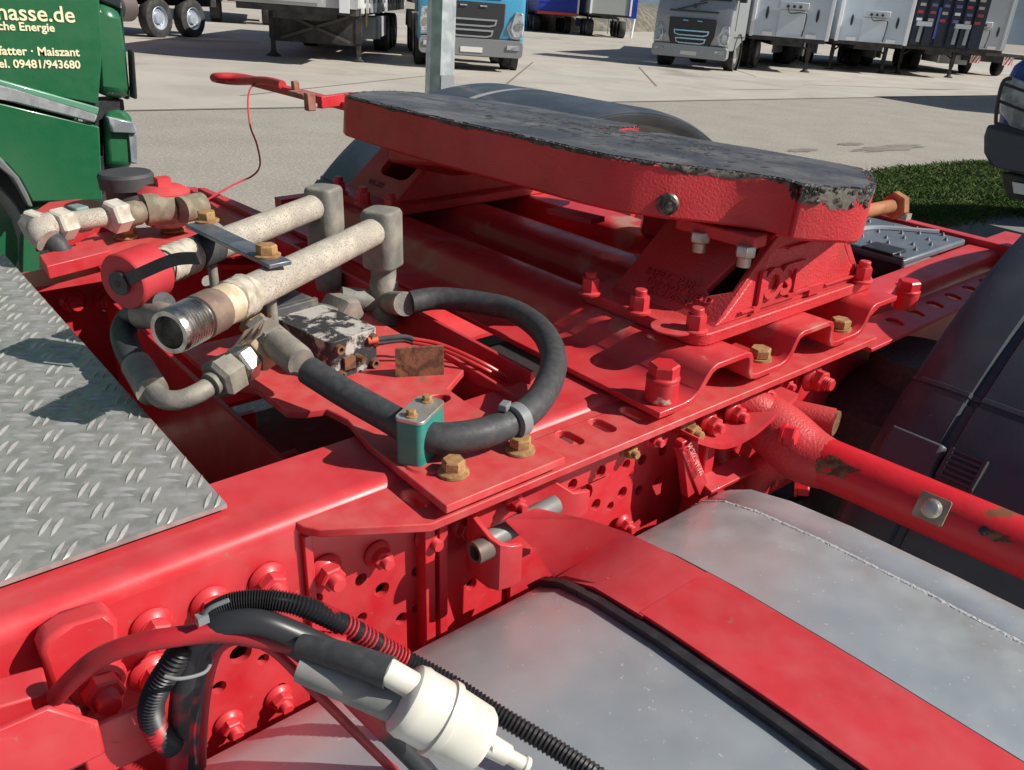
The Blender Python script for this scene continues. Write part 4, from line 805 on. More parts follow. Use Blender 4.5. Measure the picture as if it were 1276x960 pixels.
# ============================================================ loose things hanging on the chassis
st = [A(318, 103, Z=hz_+.01), A(311, 113, Z=hz_-.02), A(309, 130, Z=1.20), A(312, 158, Z=1.15), A(320, 180, Z=1.12), A(324, 205, Z=1.11), A(315, 219, Z=1.105), A(290, 231, Z=1.10), A(262, 247, Z=1.10), A(225, 268, Z=1.11), A(190, 284, Z=1.10)]
def chain(pts, r, n=8, sub=7): return B().tube(pts, r, n, sub)
def ylerp(pp): return [A(x, y, Y=yy) for x, y, yy in pp]
# string in a plane a little before the far guard: choose steady depth
ys = [1.93, 1.88, 1.84, 1.80, 1.77, 1.74, 1.70, 1.66, 1.61, 1.52, 1.44]; st = [A(x, y, Y=yy) for (x, y), yy in zip(((318, 103), (311, 113), (309, 130), (312, 158), (320, 180), (324, 205), (315, 219), (290, 231), (262, 247), (225, 268), (190, 284)), ys)]
tag(obj('pull_cord', chain(st, .0019), mat('red_cord', (.55, .03, .05), .6), None, M=T), 'thin red pull cord hanging from the release handle', 'cord')
CON = mat('black_conduit', (.02, .02, .022), .38, col2=(.5, .02, .03), scale=16., lo=.63, hi=.66)
CABL = mat('black_cable_with_red_overspray', (.03, .031, .035), .42, col2=(.42, .018, .028), scale=9., lo=.56, hi=.6)
REDT = mat('red_air_hose', (.42, .018, .026), .42, col2=(.3, .014, .02), scale=20.)
loom = thing('cable_loom', 'black cable bundle with red overspray arching over the near rail onto the tank', 'cable', tuple(A(235, 900, Y=.5)), T)
cpts = ylerp([(262, 766, .462), (290, 752, .455), (330, 748, .445), (380, 757, .43), (440, 785, .42), (500, 820, .41)])+[A(560, 852, Z=1.02), A(620, 890, Z=1.0), A(690, 932, Z=.99), A(760, 978, Z=.987), A(850, 1040, Z=.987), A(930, 1100, Z=.987)]
P = smooth_pts(cpts, 26); vs = []; n = 14; b = B(); u = None
rings = []
for i, p in enumerate(P):
    t = (P[min(i+1, len(P)-1)]-P[max(i-1, 0)]).normalized()
    if u is None: u, _, _ = frame(t)
    u = (u-t*u.dot(t)).normalized(); v_ = t.cross(u); rr = .0078 if i % 2 else .0062
    rings.append([p+(u*math.cos(2*math.pi*k/n)+v_*math.sin(2*math.pi*k/n))*rr for k in range(n)])
b.loft(rings); obj('corrugated_conduit', b, CON, loom, 'ribbed black conduit with red overspray', ang=20)
k0_, k1_ = int(len(P)*.345), int(len(P)*.46); b = B()
for i in range(k0_, k1_):
    if i % 2 and i not in (k0_+5, k0_+6, k0_+15, k0_+16): t_ = (P[i+1]-P[i-1]).normalized(); b.lathe(P[i]-t_*.0009, t_, [(.0076, 0), (.0082, .0005), (.0082, .0013), (.0076, .0018)], 14)
obj('red_sprayed_conduit', b, mat('red_overspray', (.5, .02, .03), .45), loom, ang=20)
def cab(name, pp, r, m_, label=None): return obj(name, B().tube(ylerp(pp), r, 14, 9), m_, loom, label)
cab('cable', [(222, 960, .50), (224, 900, .495), (232, 840, .48), (248, 795, .466), (275, 778, .452), (320, 775, .438), (365, 790, .425), (420, 815, .41), (470, 830, .398)], .0088, CABL)
cab('cable', [(236, 960, .50), (238, 900, .495), (246, 840, .48), (262, 800, .466), (300, 783, .452), (350, 795, .436), (410, 838, .41), (450, 880, .395), (520, 950, .37), (560, 1000, .35)], .0078, CABL)
cab('cable', [(248, 955, .50), (250, 900, .495), (256, 850, .482), (270, 808, .466), (300, 792, .452), (340, 790, .44), (430, 800, .415)], .0055, REDT, 'red cable among black ones')
cab('red_hose', [(70, 868, .52), (92, 845, .505), (120, 822, .49), (160, 805, .475), (210, 795, .462), (270, 789, .45), (330, 797, .436), (385, 806, .425)], .0068, REDT, 'dull red air hose curving over the bundle')
cab('thin_red_hose', [(310, 795, .45), (345, 815, .44), (385, 855, .425), (430, 900, .41), (480, 950, .395), (520, 985, .385)], .0034, REDT)
b = B(); P = smooth_pts(ylerp([(232, 800, .47), (212, 832, .475), (196, 858, .48), (188, 885, .485), (196, 912, .487), (215, 930, .49)]), 14); rings = []; u = None
for i, p in enumerate(P):
    t = (P[min(i+1, len(P)-1)]-P[max(i-1, 0)]).normalized()
    if u is None: u, _, _ = frame(t)
    u = (u-t*u.dot(t)).normalized(); v_ = t.cross(u); rr = .0092 if i % 2 else .0074
    rings.append([p+(u*math.cos(2*math.pi*k/n)+v_*math.sin(2*math.pi*k/n))*rr for k in range(n)])
b.loft(rings); obj('corrugated_conduit', b, CON, loom, ang=20)
b = B(); b.tube([A(205, 843, Y=.46), A(225, 846, Y=.455), A(255, 838, Y=.455), A(264, 822, Y=.462)], .0013, 8); obj('cable_tie', b, mat('grey_plastic', (.2, .21, .22)), loom); b = B(); b.tube([A(250, 770, Y=.45), A(262, 758, Y=.445), A(285, 748, Y=.44)], .0016, 8); obj('tie_head', B().box(A(252, 771, Y=.448), (.007, .006, .006)), mat('grey_plastic', (.2, .21, .22)), loom); obj('cable_tie', b, mat('grey_plastic', (.2, .21, .22)), loom)
# white filter canister
w0, w1 = A(484, 858, Y=.355), A(612, 930, Y=.308); wd = (w1-w0).normalized(); Lw = (w1-w0).length
fc = thing('filter_canister', 'cream white plastic filter canister hanging on the cable over the tank', 'canister', tuple(w0), T)
r0 = .0345; KC = Lw/.112
def lk(p): return [(r_*KC*.94, h_*KC) for r_, h_ in p]
obj('canister_body', B().lathe(w0, wd, lk([(.010, .012), (.028, .014), (.0335, .018), (.0355, .026), (r0, .03), (r0, .052), (.0375, .053), (.0375, .060), (r0, .061), (.0325, .096), (.029, .101), (.012, .103)]), 40), white_pl(), fc)
u_, v2, _ = frame(wd); sp_off = (A(497, 845, Y=.35)-w0); sp_off = sp_off-wd*sp_off.dot(wd)
obj('canister_spout', B().lathe(w0-wd*.012+sp_off, wd, [(.0075, .001), (.0088, .002), (.0088, .012), (.0088, .03)], 20), white_pl(), fc)
n0 = w1+wd*.002; b = B(); b.lathe(w0+wd*.10*KC, wd, [(.008, 0), (.007, .022), (.005, .023), (.005, .034), (.0062, .035), (.0062, .038)], 16); b.box(w0+wd*.108*KC, (.004, .016, .012)); obj('canister_nozzle', b, white_pl(), fc)
s0, s1 = A(375, 806, Y=.41), w0-wd*.006+sp_off
b = B(); b.tube([s0, s0.lerp(s1, .5)+V((0, 0, .002)), s1], lambda t: .0085+.002*t, 18); obj('rubber_boot', b, RUB, fc)
s0, s1 = A(375, 830, Y=.405), w0+wd*.02-sp_off*.35
b = B(); b.tube([s0, s0.lerp(s1, .5), s1], lambda t: .0105+.004*t, 18); obj('grey_tape_sleeve', b, mat('grey_tape', (.30, .29, .27), .5, col2=(.22, .22, .21), scale=30.), fc)
# ============================================================ the yard (level axes)
ASPH = mat('pale_worn_asphalt', (.29, .265, .225), .85, col2=(.35, .32, .275), scale=1.3, lo=.3, hi=.7, bump=.35, bscale=110., bdist=.004, speck=(.50, .46, .40), speckscale=42., specklo=.58, detail=9., spots=(.17, .15, .125), spotscale=26., spotlo=.6)
CONC = mat('pale_concrete', (.49, .455, .395), .8, col2=(.39, .36, .31), scale=.55, lo=.35, hi=.7, bump=.2, bscale=60., bdist=.003, detail=10., distort=1.2, spots=(.27, .245, .21), spotscale=.35, spotlo=.58)
def sheet(name, pts, z, m_, **k):
    b = B(); b.add([V((x, y, z)) for x, y in pts], [tuple(range(len(pts)))]); return obj(name, b, m_, **k)
sheet('ground', [(-900, -900), (900, -900), (900, 900), (-900, 900)], 0, ASPH, kind='structure')
sheet('concrete_apron', [(-60, 11.0), (80, 11.5), (140, 11.5), (140, 75), (-60, 75)], .004, CONC, kind='structure')
JM = mat('dark_joint', (.2, .175, .145), .9)
def joint(p, q, w_=.05):
    p, q = V((*p, 0)), V((*q, 0)); d = (q-p).normalized(); n = V((-d.y, d.x, 0))*w_/2
    b = B(); b.add([p+n+V((0, 0, .008)), p-n+V((0, 0, .008)), q-n+V((0, 0, .008)), q+n+V((0, 0, .008))], [(0, 1, 2, 3)]); return b
b = B()
for (x0, y0), (x1, y1) in (((622, 113), (664, 78)), ((796, 84), (818, 108)), ((300, 120), (560, 92)), ((918, 88), (942, 96)), ((1000, 106), (1180, 112))):
    p, q = G(x0, y0, Z=0), G(x1, y1, Z=0); b2 = joint((p.x, p.y), (q.x, q.y)); b.add(b2.v, b2.f)
b2 = joint((-60, 10.99), (80, 11.49), .09); b.add(b2.v, b2.f)
obj('concrete_joint', b, JM, kind='structure')
# stains
b = B(); rnd = random.Random(2)
def blot(px, py, rx, ry, n=22):
    c_ = G(px, py, Z=0); ph = rnd.random()*6
    vs = [V((c_.x+rx*math.cos(2*math.pi*i/n)*(1+.3*math.sin(3*i+ph)), c_.y+ry*math.sin(2*math.pi*i/n)*(1+.25*math.sin(2*i+ph)), .006)) for i in range(n)]; b.add(vs, [tuple(range(n))])
blot(1110, 185, .9, .18); blot(1060, 180, .3, .1); blot(950, 112, 1.2, .06); blot(1000, 188, .3, .1); blot(1170, 112, 1.6, .12); blot(226, 50, 1.2, .3)
obj('ground_stain', b, mat('oil_stain', (.2, .18, .155), .8, col2=(.26, .23, .2), scale=4.), kind='structure')
PAVE = mat('grey_paving', (.19, .19, .18), .85, col2=(.24, .235, .22), scale=2., bump=.2, bscale=40.)
g_ = [G(*p, Z=0) for p in ((1085, 218), (1160, 208), (1262, 203), (1400, 215), (1400, 300), (1262, 268), (1180, 282), (1080, 300), (1010, 290), (1040, 240))]
sheet('side_path', [(5.6, 2.0), (9.0, 1.2), (14, .5), (30, 0), (30, 3.0), (13, 3.3), (8.2, 3.25), (6.0, 3.2)], .006, PAVE, kind='structure')
lawn = [(g.x, g.y) for g in g_]
sheet('lawn_soil', lawn, .004, mat('dark_soil', (.03, .04, .015), .9), kind='structure')
GR = mat('spring_grass', (.07, .13, .028), .7, col2=(.13, .17, .06), scale=2.2, lo=.35, hi=.7, spec=.15, spots=(.14, .12, .05), spotscale=9., spotlo=.57)
b = B(); rnd = random.Random(5)
from mathutils.geometry import intersect_point_tri_2d
def inside(x, y):
    c_ = False; j = len(lawn)-1
    for i in range(len(lawn)):
        (xi, yi), (xj, yj) = lawn[i], lawn[j]
        if (yi > y) != (yj > y) and x < (xj-xi)*(y-yi)/(yj-yi)+xi: c_ = not c_
        j = i
    return c_
lx = [p[0] for p in lawn]; ly = [p[1] for p in lawn]; cnt = 0
while cnt < 130000:
    x = rnd.uniform(min(lx), min(max(lx), 16)); y = rnd.uniform(min(ly), max(ly)); cnt += 1
    if not inside(x, y): continue
    x += rnd.gauss(0, .06); y += rnd.gauss(0, .06); h = rnd.uniform(.02, .06)*(.7+.6*math.sin(x*2.1+y*3.7)**2)*(1.25 if rnd.random() < .06 else 1); a = rnd.uniform(0, 6.28); w_ = .0032; d = V((math.cos(a), math.sin(a), 0)); l = V((rnd.gauss(0, .03), rnd.gauss(0, .03), 0))
    p = V((x, y, .004)); b.v += [p-d*w_, p+d*w_, p+l*.5+V((0, 0, h*.65))+d*w_*.6, p+l*1.3+V((0, 0, h))]; k = len(b.v)-4; b.f += [[k, k+1, k+2], [k, k+2, k+3]]
obj('grass', b, GR, kind='stuff')
# hills far behind
b = B(); n = 90; vs = []
for i in range(n+1):
    a = R(-20+130*i/n); h = 130+55*math.sin(i*.21+1)+28*math.sin(i*.57)+9*math.sin(i*1.9)
    for rr, hh in ((640, -1), (760, h*.55), (860, h)): vs.append(V((rr*math.cos(a), rr*math.sin(a), hh)))
b.add(vs, [(3*i+j, 3*i+3+j, 3*i+4+j, 3*i+1+j) for i in range(n) for j in range(2)])
obj('hills', b, mat('far_wooded_hill', (.10, .14, .18), .95, col2=(.14, .18, .22), scale=.02, detail=9.), kind='structure')
# ---------------------------------------------------------------- lamp post
lp = G(549, 175, Y=4.6); b = B(); LX, LY = G(549, 60, Y=4.6).x, 4.6
b.lathe((LX, LY, 0), (0, 0, 1), [(.098, 0), (.096, .02), (.082, 2.2), (.045, 7.8)], 8, R(12))
post = thing('lamp_post', 'faceted galvanised lamp post standing behind the far mudguard', 'lamp post', (LX, LY, 0))
obj('post', b, mat('galvanised_steel', (.45, .5, .53), .45, .55, col2=(.6, .64, .66), scale=14., lo=.45, hi=.62, bump=.08), post, ang=20)
b = B(); b.bar((LX, LY, 7.8), (LX-1.0, LY+.4, 7.95), .06, .06); b.box((LX-1.2, LY+.48, 7.95), (.6, .25, .12)); obj('lamp_head', b, mat('dull_grey_paint', (.25, .27, .29)), post)
b = B(); b.box((LX, LY-.085, .9), (.1, .006, .35)); obj('service_door', b, mat('dull_grey_paint', (.25, .27, .29)), post)
# ---------------------------------------------------------------- vehicles
GLASS = mat('dark_windscreen', (.03, .045, .06), .08, spec=.8); TYRE = mat('tyre_black', (.03, .03, .03), .75, col2=(.06, .055, .05), scale=5.); CHR = mat('chrome_trim', (.7, .72, .74), .2, 1.); DG = mat('dark_grey_plastic', (.035, .037, .04), .5); CHAS = mat('dark_chassis', (.03, .03, .032), .7, col2=(.06, .055, .05), scale=4.); WHITE = mat('white_panel_paint', (.72, .75, .78), .35, col2=(.66, .69, .73), scale=1.5); LAMP = mat('clear_lamp', (.62, .65, .68), .12, .35, col2=(.3, .32, .35), scale=9.); PLATE_ = mat('plate_white', (.75, .75, .72), .5); RIMM = mat('grey_rim', (.3, .3, .3))
def wheel(parent, c_, ax, r=.51, w_=.3, name='wheel', rim=RIMM):
    c_ = V(c_); ax = V(ax).normalized(); b = B(); b.lathe(c_-ax*w_, ax, [(r*.58, 0), (r*.85, 0), (r*.97, .03), (r, .06), (r, w_-.06), (r*.97, w_-.03), (r*.85, w_), (r*.58, w_-.01)], 28, caps=False)
    o = obj(name, b, TYRE, parent); b = B(); b.lathe(c_-ax*w_, ax, [(r*.59, w_-.02), (r*.56, w_-.01), (r*.5, w_-.08), (r*.3, w_-.11), (r*.26, w_-.03), (r*.12, w_-.02), (.01, w_-.02)], 24, caps=False)
    for i in range(10): b.lathe(c_-ax*.11+(frame(ax)[0]*math.cos(i*.628)+frame(ax)[1]*math.sin(i*.628))*r*.4, ax, [(.018, 0), (.018, .03)], 6)
    obj('rim', b, rim, o); return o
def LM(p, ang): return Matrix.Translation(V((p.x, p.y, 0))) @ Matrix.Rotation(ang, 4, 'Z')
def truck(p, ang, paint, name, label, axles, load, grille_mat=DG, front=1.37, badge=True, rim=RIMM):
    """local axes: x to the viewer's right across the front, y backwards, origin on the front axle"""
    t = thing(name, label, 'truck', (0, 0, 0), LM(p, ang)); f = -front
    # cab: side profile lofted across the width with rounded edges
    prof = [(f+.10, .62), (f+.02, .80), (f+.0, 1.15), (f+.03, 1.62), (f+.16, 2.02), (f+.42, 3.0), (f+.62, 3.55), (f+2.2, 3.6), (f+2.25, .95), (f+1.9, .9), (f+.95, .62)]
    b = B(); rings = []
    for x, k in ((-1.24, .06), (-1.2, .02), (-1.12, 0), (1.12, 0), (1.2, .02), (1.24, .06)):
        rings.append([V((x, y+(k*1.6 if y < f+.5 else 0), z)) for y, z in prof])
    b.loft(rings); cab_ = obj('cab', b, paint, t, bevel=.02, ang=30)
    b = B(); b.add([V((-1.08, f+.145, 2.04)), V((1.08, f+.145, 2.04)), V((1.02, f+.395, 2.98)), V((-1.02, f+.395, 2.98))]+[V((-1.08, f+.2, 2.04)), V((1.08, f+.2, 2.04)), V((1.02, f+.45, 2.98)), V((-1.02, f+.45, 2.98))], [(0, 1, 2, 3), (7, 6, 5, 4), (0, 4, 5, 1), (1, 5, 6, 2), (2, 6, 7, 3), (3, 7, 4, 0)]); obj('windscreen', b, GLASS, t)
    b = B()
    for x0, x1 in ((-.75, -.15), (.1, .75)): b.tube([V((x0, f+.10, 1.98)), V(((x0+x1)/2, f+.13, 2.06)), V((x1, f+.15, 2.08))], .014, 6, 3)
    obj('wiper', b, DG, t)
    b = B(); b.poly(rrect(-1.22, .34, 1.22, .72, .10), .30, (0, f-.04, 0), (1, 0, 0), (0, 0, 1)); bp = obj('bumper', b, paint if badge else mat('grey_bumper', (.22, .23, .24), .5), t, bevel=.03)
    b = B(); b.poly([(-.62, .68), (.62, .68), (.74, 1.0), (.76, 1.5), (-.76, 1.5), (-.74, 1.0)], .06, (0, f-.03, 0), (1, 0, 0), (0, 0, 1)); gr = obj('grille', b, grille_mat, t, bevel=.015)
    for z0_, z1_, wd_ in ((.75, .92, .50), (.98, 1.15, .58)):
        b = B(); o_ = [(-wd_, z1_), (-wd_*.94, z0_+.04), (-wd_*.7, z0_), (wd_*.7, z0_), (wd_*.94, z0_+.04), (wd_, z1_)]
        i_ = [(-wd_+.05, z1_-.04), (-wd_*.88, z0_+.06), (-wd_*.66, z0_+.035), (wd_*.66, z0_+.035), (wd_*.88, z0_+.06), (wd_-.05, z1_-.04)]
        b.poly(o_, .03, (0, f-.05, 0), (1, 0, 0), (0, 0, 1), [i_]); obj('grille_slot', b, CHR if badge else mat('dull_slot_trim', (.4, .42, .44), .4, .5), gr)
        b = B()
        for k in range(5): b.box((0, f-.035, z0_+.04+k*.025), (wd_*1.6, .01, .008))
        obj('grille_bar', b, DG, gr)
    for x in (-.22, .24):
        b = B(); b.box((x, f-.045, 1.42), (.16, .02, .03)); obj('grille_light', b, LAMP, gr)
    b = B(); b.bar((-.78, f-.02, 1.70), (.78, f-.02, 1.70), .03, .05, (0, 0, 1)); b.bar((-.55, f-.02, 1.72), (.35, f+.06, 1.98), .025, .04, (0, 0, 1)); b.lathe((.02, f-.03, 1.86), (0, -1, 0), [(.07, 0), (.07, .03), (.045, .03)], 20); obj('front_badge_bar', b, DG if badge else paint, t)
    for s_ in (-1, 1):
        b = B(); pts = [(.80, .98), (.92, .76), (1.18, .74), (1.22, 1.0), (1.18, 1.32), (1.0, 1.34)]
        q = [(x*s_, z) for x, z in pts]; q = q if s_ > 0 else q[::-1]
        b.poly(q, .10, (0, f-.02, 0), (1, 0, 0), (0, 0, 1)); hl = obj('headlight', b, LAMP, t, bevel=.02)
        b = B(); b.tube([V((s_*1.0, f-.035, 1.30)), V((s_*.92, f-.04, 1.0)), V((s_*1.0, f-.035, .82)), V((s_*1.16, f-.03, .80))], .018, 8, 4); b.lathe((s_*1.08, f-.01, 1.02), (0, -1, 0), [(.085, 0), (.08, .025)], 16); obj('lamp_insert', b, CHR, hl)
        b = B(); b.box((s_*.98, f-.05, .56), (.30, .04, .10)); obj('fog_light', b, LAMP, t, bevel=.01)
        b = B(); b.box((s_*1.42, f+.25, 2.45), (.22, .12, .85)); b.bar((s_*1.2, f+.3, 2.1), (s_*1.42, f+.25, 2.1), .04, .04); obj('mirror', b, DG, t, bevel=.03)
        b = B(); b.bar((s_*1.245, f+.55, 1.02), (s_*1.245, f+2.1, 1.02), .012, .03); b.bar((s_*1.247, f+.55, 1.2), (s_*1.247, f+.56, 2.9), .01, .02, (1, 0, 0)); obj('door_seam', b, DG, cab_)
        b = B(); b.lathe((s_*1.10, 0, .52), (s_, 0, 0), [(.60, 0), (.62, .16), (.56, .16)], 24, caps=False); obj('wheel_arch', b, DG, t)
    b = B(); b.poly(rrect(-.26, .42, .26, .535, .01), .012, (0, f-.055, 0), (1, 0, 0), (0, 0, 1)); obj('number_plate', b, PLATE_, t)
    b = B(); b.box((0, (axles[-1]+.8)/2+.3, .82), (.86, axles[-1]+1.2, .26)); obj('chassis_frame', b, CHAS, t)
    b = B(); b.box((0, f+.9, .42), (2.1, 1.2, .22)); obj('under_tray', b, CHAS, t)
    for y in axles:
        for s_ in (-1, 1): wheel(t, (s_*1.22, y, .51), (s_, 0, 0), w_=.34 if y < 2.5 else .6, rim=rim)
    if load: load(t, f)
    return t
def blue_load(t, f):
    b = B(); b.poly([(2.6, 1.35), (8.2, 1.35), (8.5, 2.9), (2.5, 2.9)], 2.4, (1.2, 0, 0), (0, 1, 0), (0, 0, 1)).tf(Matrix.Translation((0, 0, 0))); obj('tipper_body', b, mat('dusty_tipper_steel', (.35, .33, .3), .6, col2=(.25, .23, .2), scale=2.), t, bevel=.03)
    for s_ in (-1, 1):
        for y in (0, 2.0, 4.9, 6.3):
            b = B(); b.sweep([V((0, y+.64*math.cos(a), .52+.64*math.sin(a))) for a in (R(15+15*k) for k in range(11))], (s_*.85, 0, 0), (s_*1.27, 0, 0), .02); obj('mudguard', b, mat('dusty_brown_plastic', (.2, .17, .14), .7), t)
BLUE = mat('sky_blue_paint', (.045, .30, .50), .3, coat=.5, dust=.1, dscale=2.); SIL = mat('silver_grey_paint', (.36, .38, .39), .32, metal=.35)
a0_, a1_ = G(530, 84, Z=0), G(627, 90, Z=0); pm = (a0_+a1_)/2
pm = pm*1.05
truck(pm, math.atan2(a1_.y-a0_.y, a1_.x-a0_.x), BLUE, 'tipper_truck', 'bright blue four axle tipper truck standing behind the lamp post', [0, 2.0, 4.9, 6.3], blue_load, badge=False)
def sil_load(t, f): pass
s0_, s1_ = G(833, 81, Z=0), G(905, 88, Z=0); ps = (s0_+s1_)/2; sang = math.atan2(s1_.y-s0_.y, s1_.x-s0_.x)
truck(ps, sang, SIL, 'tractor_truck', 'silver grey tractor truck with chrome ringed grille, right of the blue truck', [0, 3.7], None)
def local(p, ang, x, y): return p+V((math.cos(ang)*x-math.sin(ang)*y, math.sin(ang)*x+math.cos(ang)*y, 0))
def trailer(p, ang, label, body, length=13.6, front_detail=True, h0=1.12, h1=3.95, feet=True, w_=2.55, wheels=True, axs=(7.4, 8.7, 10.0), name='trailer', side=None, ribs=0, group=None, posts=True, foot_y=2.6, flapy=None):
    """origin on the ground under the middle of the front wall; local y runs backwards"""
    t = thing(name, label, 'trailer', (0, 0, 0), LM(p, ang), group)
    b = B(); b.poly(rrect(-w_/2, h0, w_/2, h1, .05), length, (0, 0, 0), (1, 0, 0), (0, 0, 1)); bd = obj('trailer_body', b, body, t, bevel=.01)
    if posts:
        for s_ in (-1, 1):
            b = B(); b.box((s_*(w_/2-.03), -.02, (h0+h1)/2), (.12, .12, h1-h0+.06)); obj('corner_post', b, mat('bright_white_trim', (.85, .86, .87), .4), t, bevel=.015)
    b = B(); b.box((0, length/2, h0-.14), (1.0, length*.98, .26)); b.box((0, .8, h0-.07), (w_-.1, 1.5, .12)); b.box((0, length*.6, h0-.05), (w_-.06, length*.75, .08)); obj('trailer_chassis', b, CHAS, t)
    if front_detail:
        b = B(); b.box((0, -.03, h0+.42), (.85, .03, .84)); obj('front_panel', b, body, t, bevel=.01)
        b = B(); b.box((0, -.10, h0+.98), (.95, .16, .22)); obj('coupling_box', b, mat('pale_connector_box', (.6, .64, .67), .4, .3), t, bevel=.02)
        b = B()
        for x in (-.2, 0., .2): b.lathe((x, -.18, h0+.95), (0, -1, 0), [(.05, 0), (.05, .05), (.03, .06)], 12)
        b.tube([V((-.2, -.22, h0+.92)), V((-.1, -.25, h0+.75)), V((.25, -.22, h0+.78)), V((.45, -.12, h0+.7)), V((.42, -.06, h0+.05))], .02, 8, 5); obj('air_coupling', b, DG, t)
        for s_ in (-1, 1):
            b = B(); b.lathe((s_*.82, -.005, h0+.72), (0, -1, 0), [(.09, 0), (.09, .02)], 18); b.v = [V((s_*.82+(v_.x-s_*.82)*.5, v_.y, (v_.z-h0-.72)*2.2+h0+.72)) for v_ in b.v]; obj('oval_hatch', b, DG, t)
            b = B(); b.box((s_*.72, -.02, h0+.08), (.34, .05, .12)); obj('marker_plate', b, mat('bright_white_trim', (.85, .86, .87)), t)
    for k in range(ribs):
        x = -w_/2+.18+(w_-.36)*k/(ribs-1); b = B(); b.box((x, -.03, (h0+h1)/2), (.06, .05, h1-h0-.1)); obj('front_rib', b, body, t)
    if feet:
        for s_ in (-1, 1):
            b = B(); b.box((s_*1.0, foot_y, .78), (.14, .14, .75)); b.box((s_*1.0, foot_y, .32), (.10, .10, .6)); b.lathe((s_*1.0, foot_y, 0), (0, 0, 1), [(.17, 0), (.17, .03), (.09, .08), (.07, .12)], 14); b.bar((s_*1.0, foot_y, .7), (s_*.5, foot_y+.5, h0-.1), .05, .05); obj('landing_leg', b, CHAS, t)
    if wheels:
        for y in axs:
            for s_ in (-1, 1): wheel(t, (s_*1.24, y, .5), (s_, 0, 0), .5, .42)
        b = B()
        for s_ in (-1, 1): b.box((s_*1.2, 5.4, .72), (.05, 2.6, .5))
        obj('side_guard', b, mat('pale_guard_rail', (.4, .42, .44), .5), t)
    if side: side(t)
    return t
CURT = mat('grey_brown_curtain', (.40, .37, .34), .6, col2=(.34, .31, .29), scale=2.)
# trailer behind the silver truck
tp = local(ps, sang, 0, 2.6)
trailer(tp, sang, 'grey curtain trailer coupled behind the silver grey truck', CURT, front_detail=False, feet=False, posts=False)
WT = mat('bluish_white_trailer_paint', (.60, .67, .74), .35, col2=(.55, .62, .69), scale=.8)
# the two white trailers to the right; local ang as the silver truck
def foot_origin(pa, pb, ang, foot_y=2.6):
    m = (G(*pa, Z=0)+G(*pb, Z=0))/2; return local(m, ang, 0, -foot_y)
def front_origin(px, py, z, y, ang):  # middle of the front's lower edge seen at (px, py)
    return G(px, py, Z=z)
ang_r = R(-49)
o1 = G(982, 47, Z=1.12); trailer(o1, ang_r, 'bluish white box trailer standing right of the silver grey truck', WT, group='white box trailers parked on their legs', foot_y=1.6)
o2 = G(1084, 53, Z=1.12); trailer(o2, ang_r, 'bluish white box trailer standing next to the dark rack front', WT, group='white box trailers parked on their legs', foot_y=1.6)
def plaques(t):
    rnd = random.Random(9); cols = [mat('plaque_grey', (.4, .36, .34)), mat('plaque_red', (.4, .05, .05)), mat('plaque_white', (.7, .7, .72)), mat('plaque_violet', (.15, .13, .3))]
    for i, x in enumerate((-1.05, -.62, -.18, .25, .68, 1.08)):
        b = B(); b.box((x, -.05, 2.55), (.30, .08, 2.8)); obj('front_slat', b, mat('dark_navy_steel', (.02, .028, .045), .5), t)
        for k in range(5):
            b = B(); b.box((x+rnd.uniform(-.03, .03), -.10, 2.05+k*.26), (.2, .02, .1)); obj('sticker_plate', b, rnd.choice(cols), t)
    b = B(); b.box((-.36, -.06, 1.95), (.09, .05, 1.1)); obj('blue_strip', b, mat('blue_strip', (.08, .14, .45)), t)
    for x in (-.95, .35, .75):
        b = B(); b.bar((x, -.14, 1.25), (x+.02, -.14, 1.85), .12, .06, (0, 1, 0)); obj('support_arm', b, mat('grey_arm', (.3, .33, .35), .5), t)
    for x in (-.85, .55):
        b = B(); b.box((x, -.18, 1.9), (.55, .14, .16)); obj('coupling_box', b, mat('pale_connector_box', (.6, .64, .67)), t)
o3 = G(1172, 60, Z=1.1); trailer(o3, ang_r, 'trailer with a dark slatted front covered in small plates', mat('dark_navy_steel', (.02, .028, .045), .5), front_detail=False, side=plaques, posts=False, foot_y=1.5, w_=2.75)
# low flatbed with hazard boards and the pale box at the far right
o4 = G(1232, 66, Z=.98); t = thing('flatbed_trailer', 'dark flatbed trailer with red and white striped boards at the right', 'trailer', (0, 0, 0), LM(o4, ang_r+R(8)))
b = B(); b.box((0, 4, .92), (3.4, 8.2, .12)); b.box((0, 4, .72), (2.2, 8, .26)); b.box((0, .05, .86), (3.4, .12, .16)); obj('flat_deck', b, CHAS, t)
b = B(); b.box((-1.45, .2, .60), (1.35, .12, .42)); obj('tool_box', b, mat('pale_guard_rail', (.4, .42, .44)), t, bevel=.02)
for x in (-.55, .95):
    bd = obj('hazard_board', B().box((x, -.05, .72), (.44, .03, .44)), mat('bright_white_trim', (.85, .86, .87)), t)
    b = B()
    for k in range(-1, 3):
        c_ = -.22+k*.17+.05; b.poly([(max(-.2, min(.2, c_)), -.2), (max(-.2, min(.2, c_+.09)), -.2), (max(-.2, min(.2, c_+.29)), .2), (max(-.2, min(.2, c_+.2)), .2)], .006, (x, -.068, .72), (1, 0, 0), (0, 0, 1)) if c_ < .2 else None
    obj('red_stripe', b, mat('signal_red', (.55, .06, .04), .5), bd)
    wheel(t, (x+.2, .9, .42), (1, 0, 0), .42, .3)
o5 = G(1252, 62, Z=1.2); trailer(o5+V((2.2, 2.2, 0)), ang_r, 'pale grey trailer front at the right edge, behind the flatbed', mat('pale_grey_trailer', (.55, .58, .6), .4), feet=False, wheels=False, ribs=3, posts=False)
o6 = G(1228, 54, Z=1.2); t6 = thing('box_van', 'small white box body between the dark slatted trailer and the pale grey one', 'van', (0, 0, 0), LM(o6+V((6, 5, 0)), ang_r))
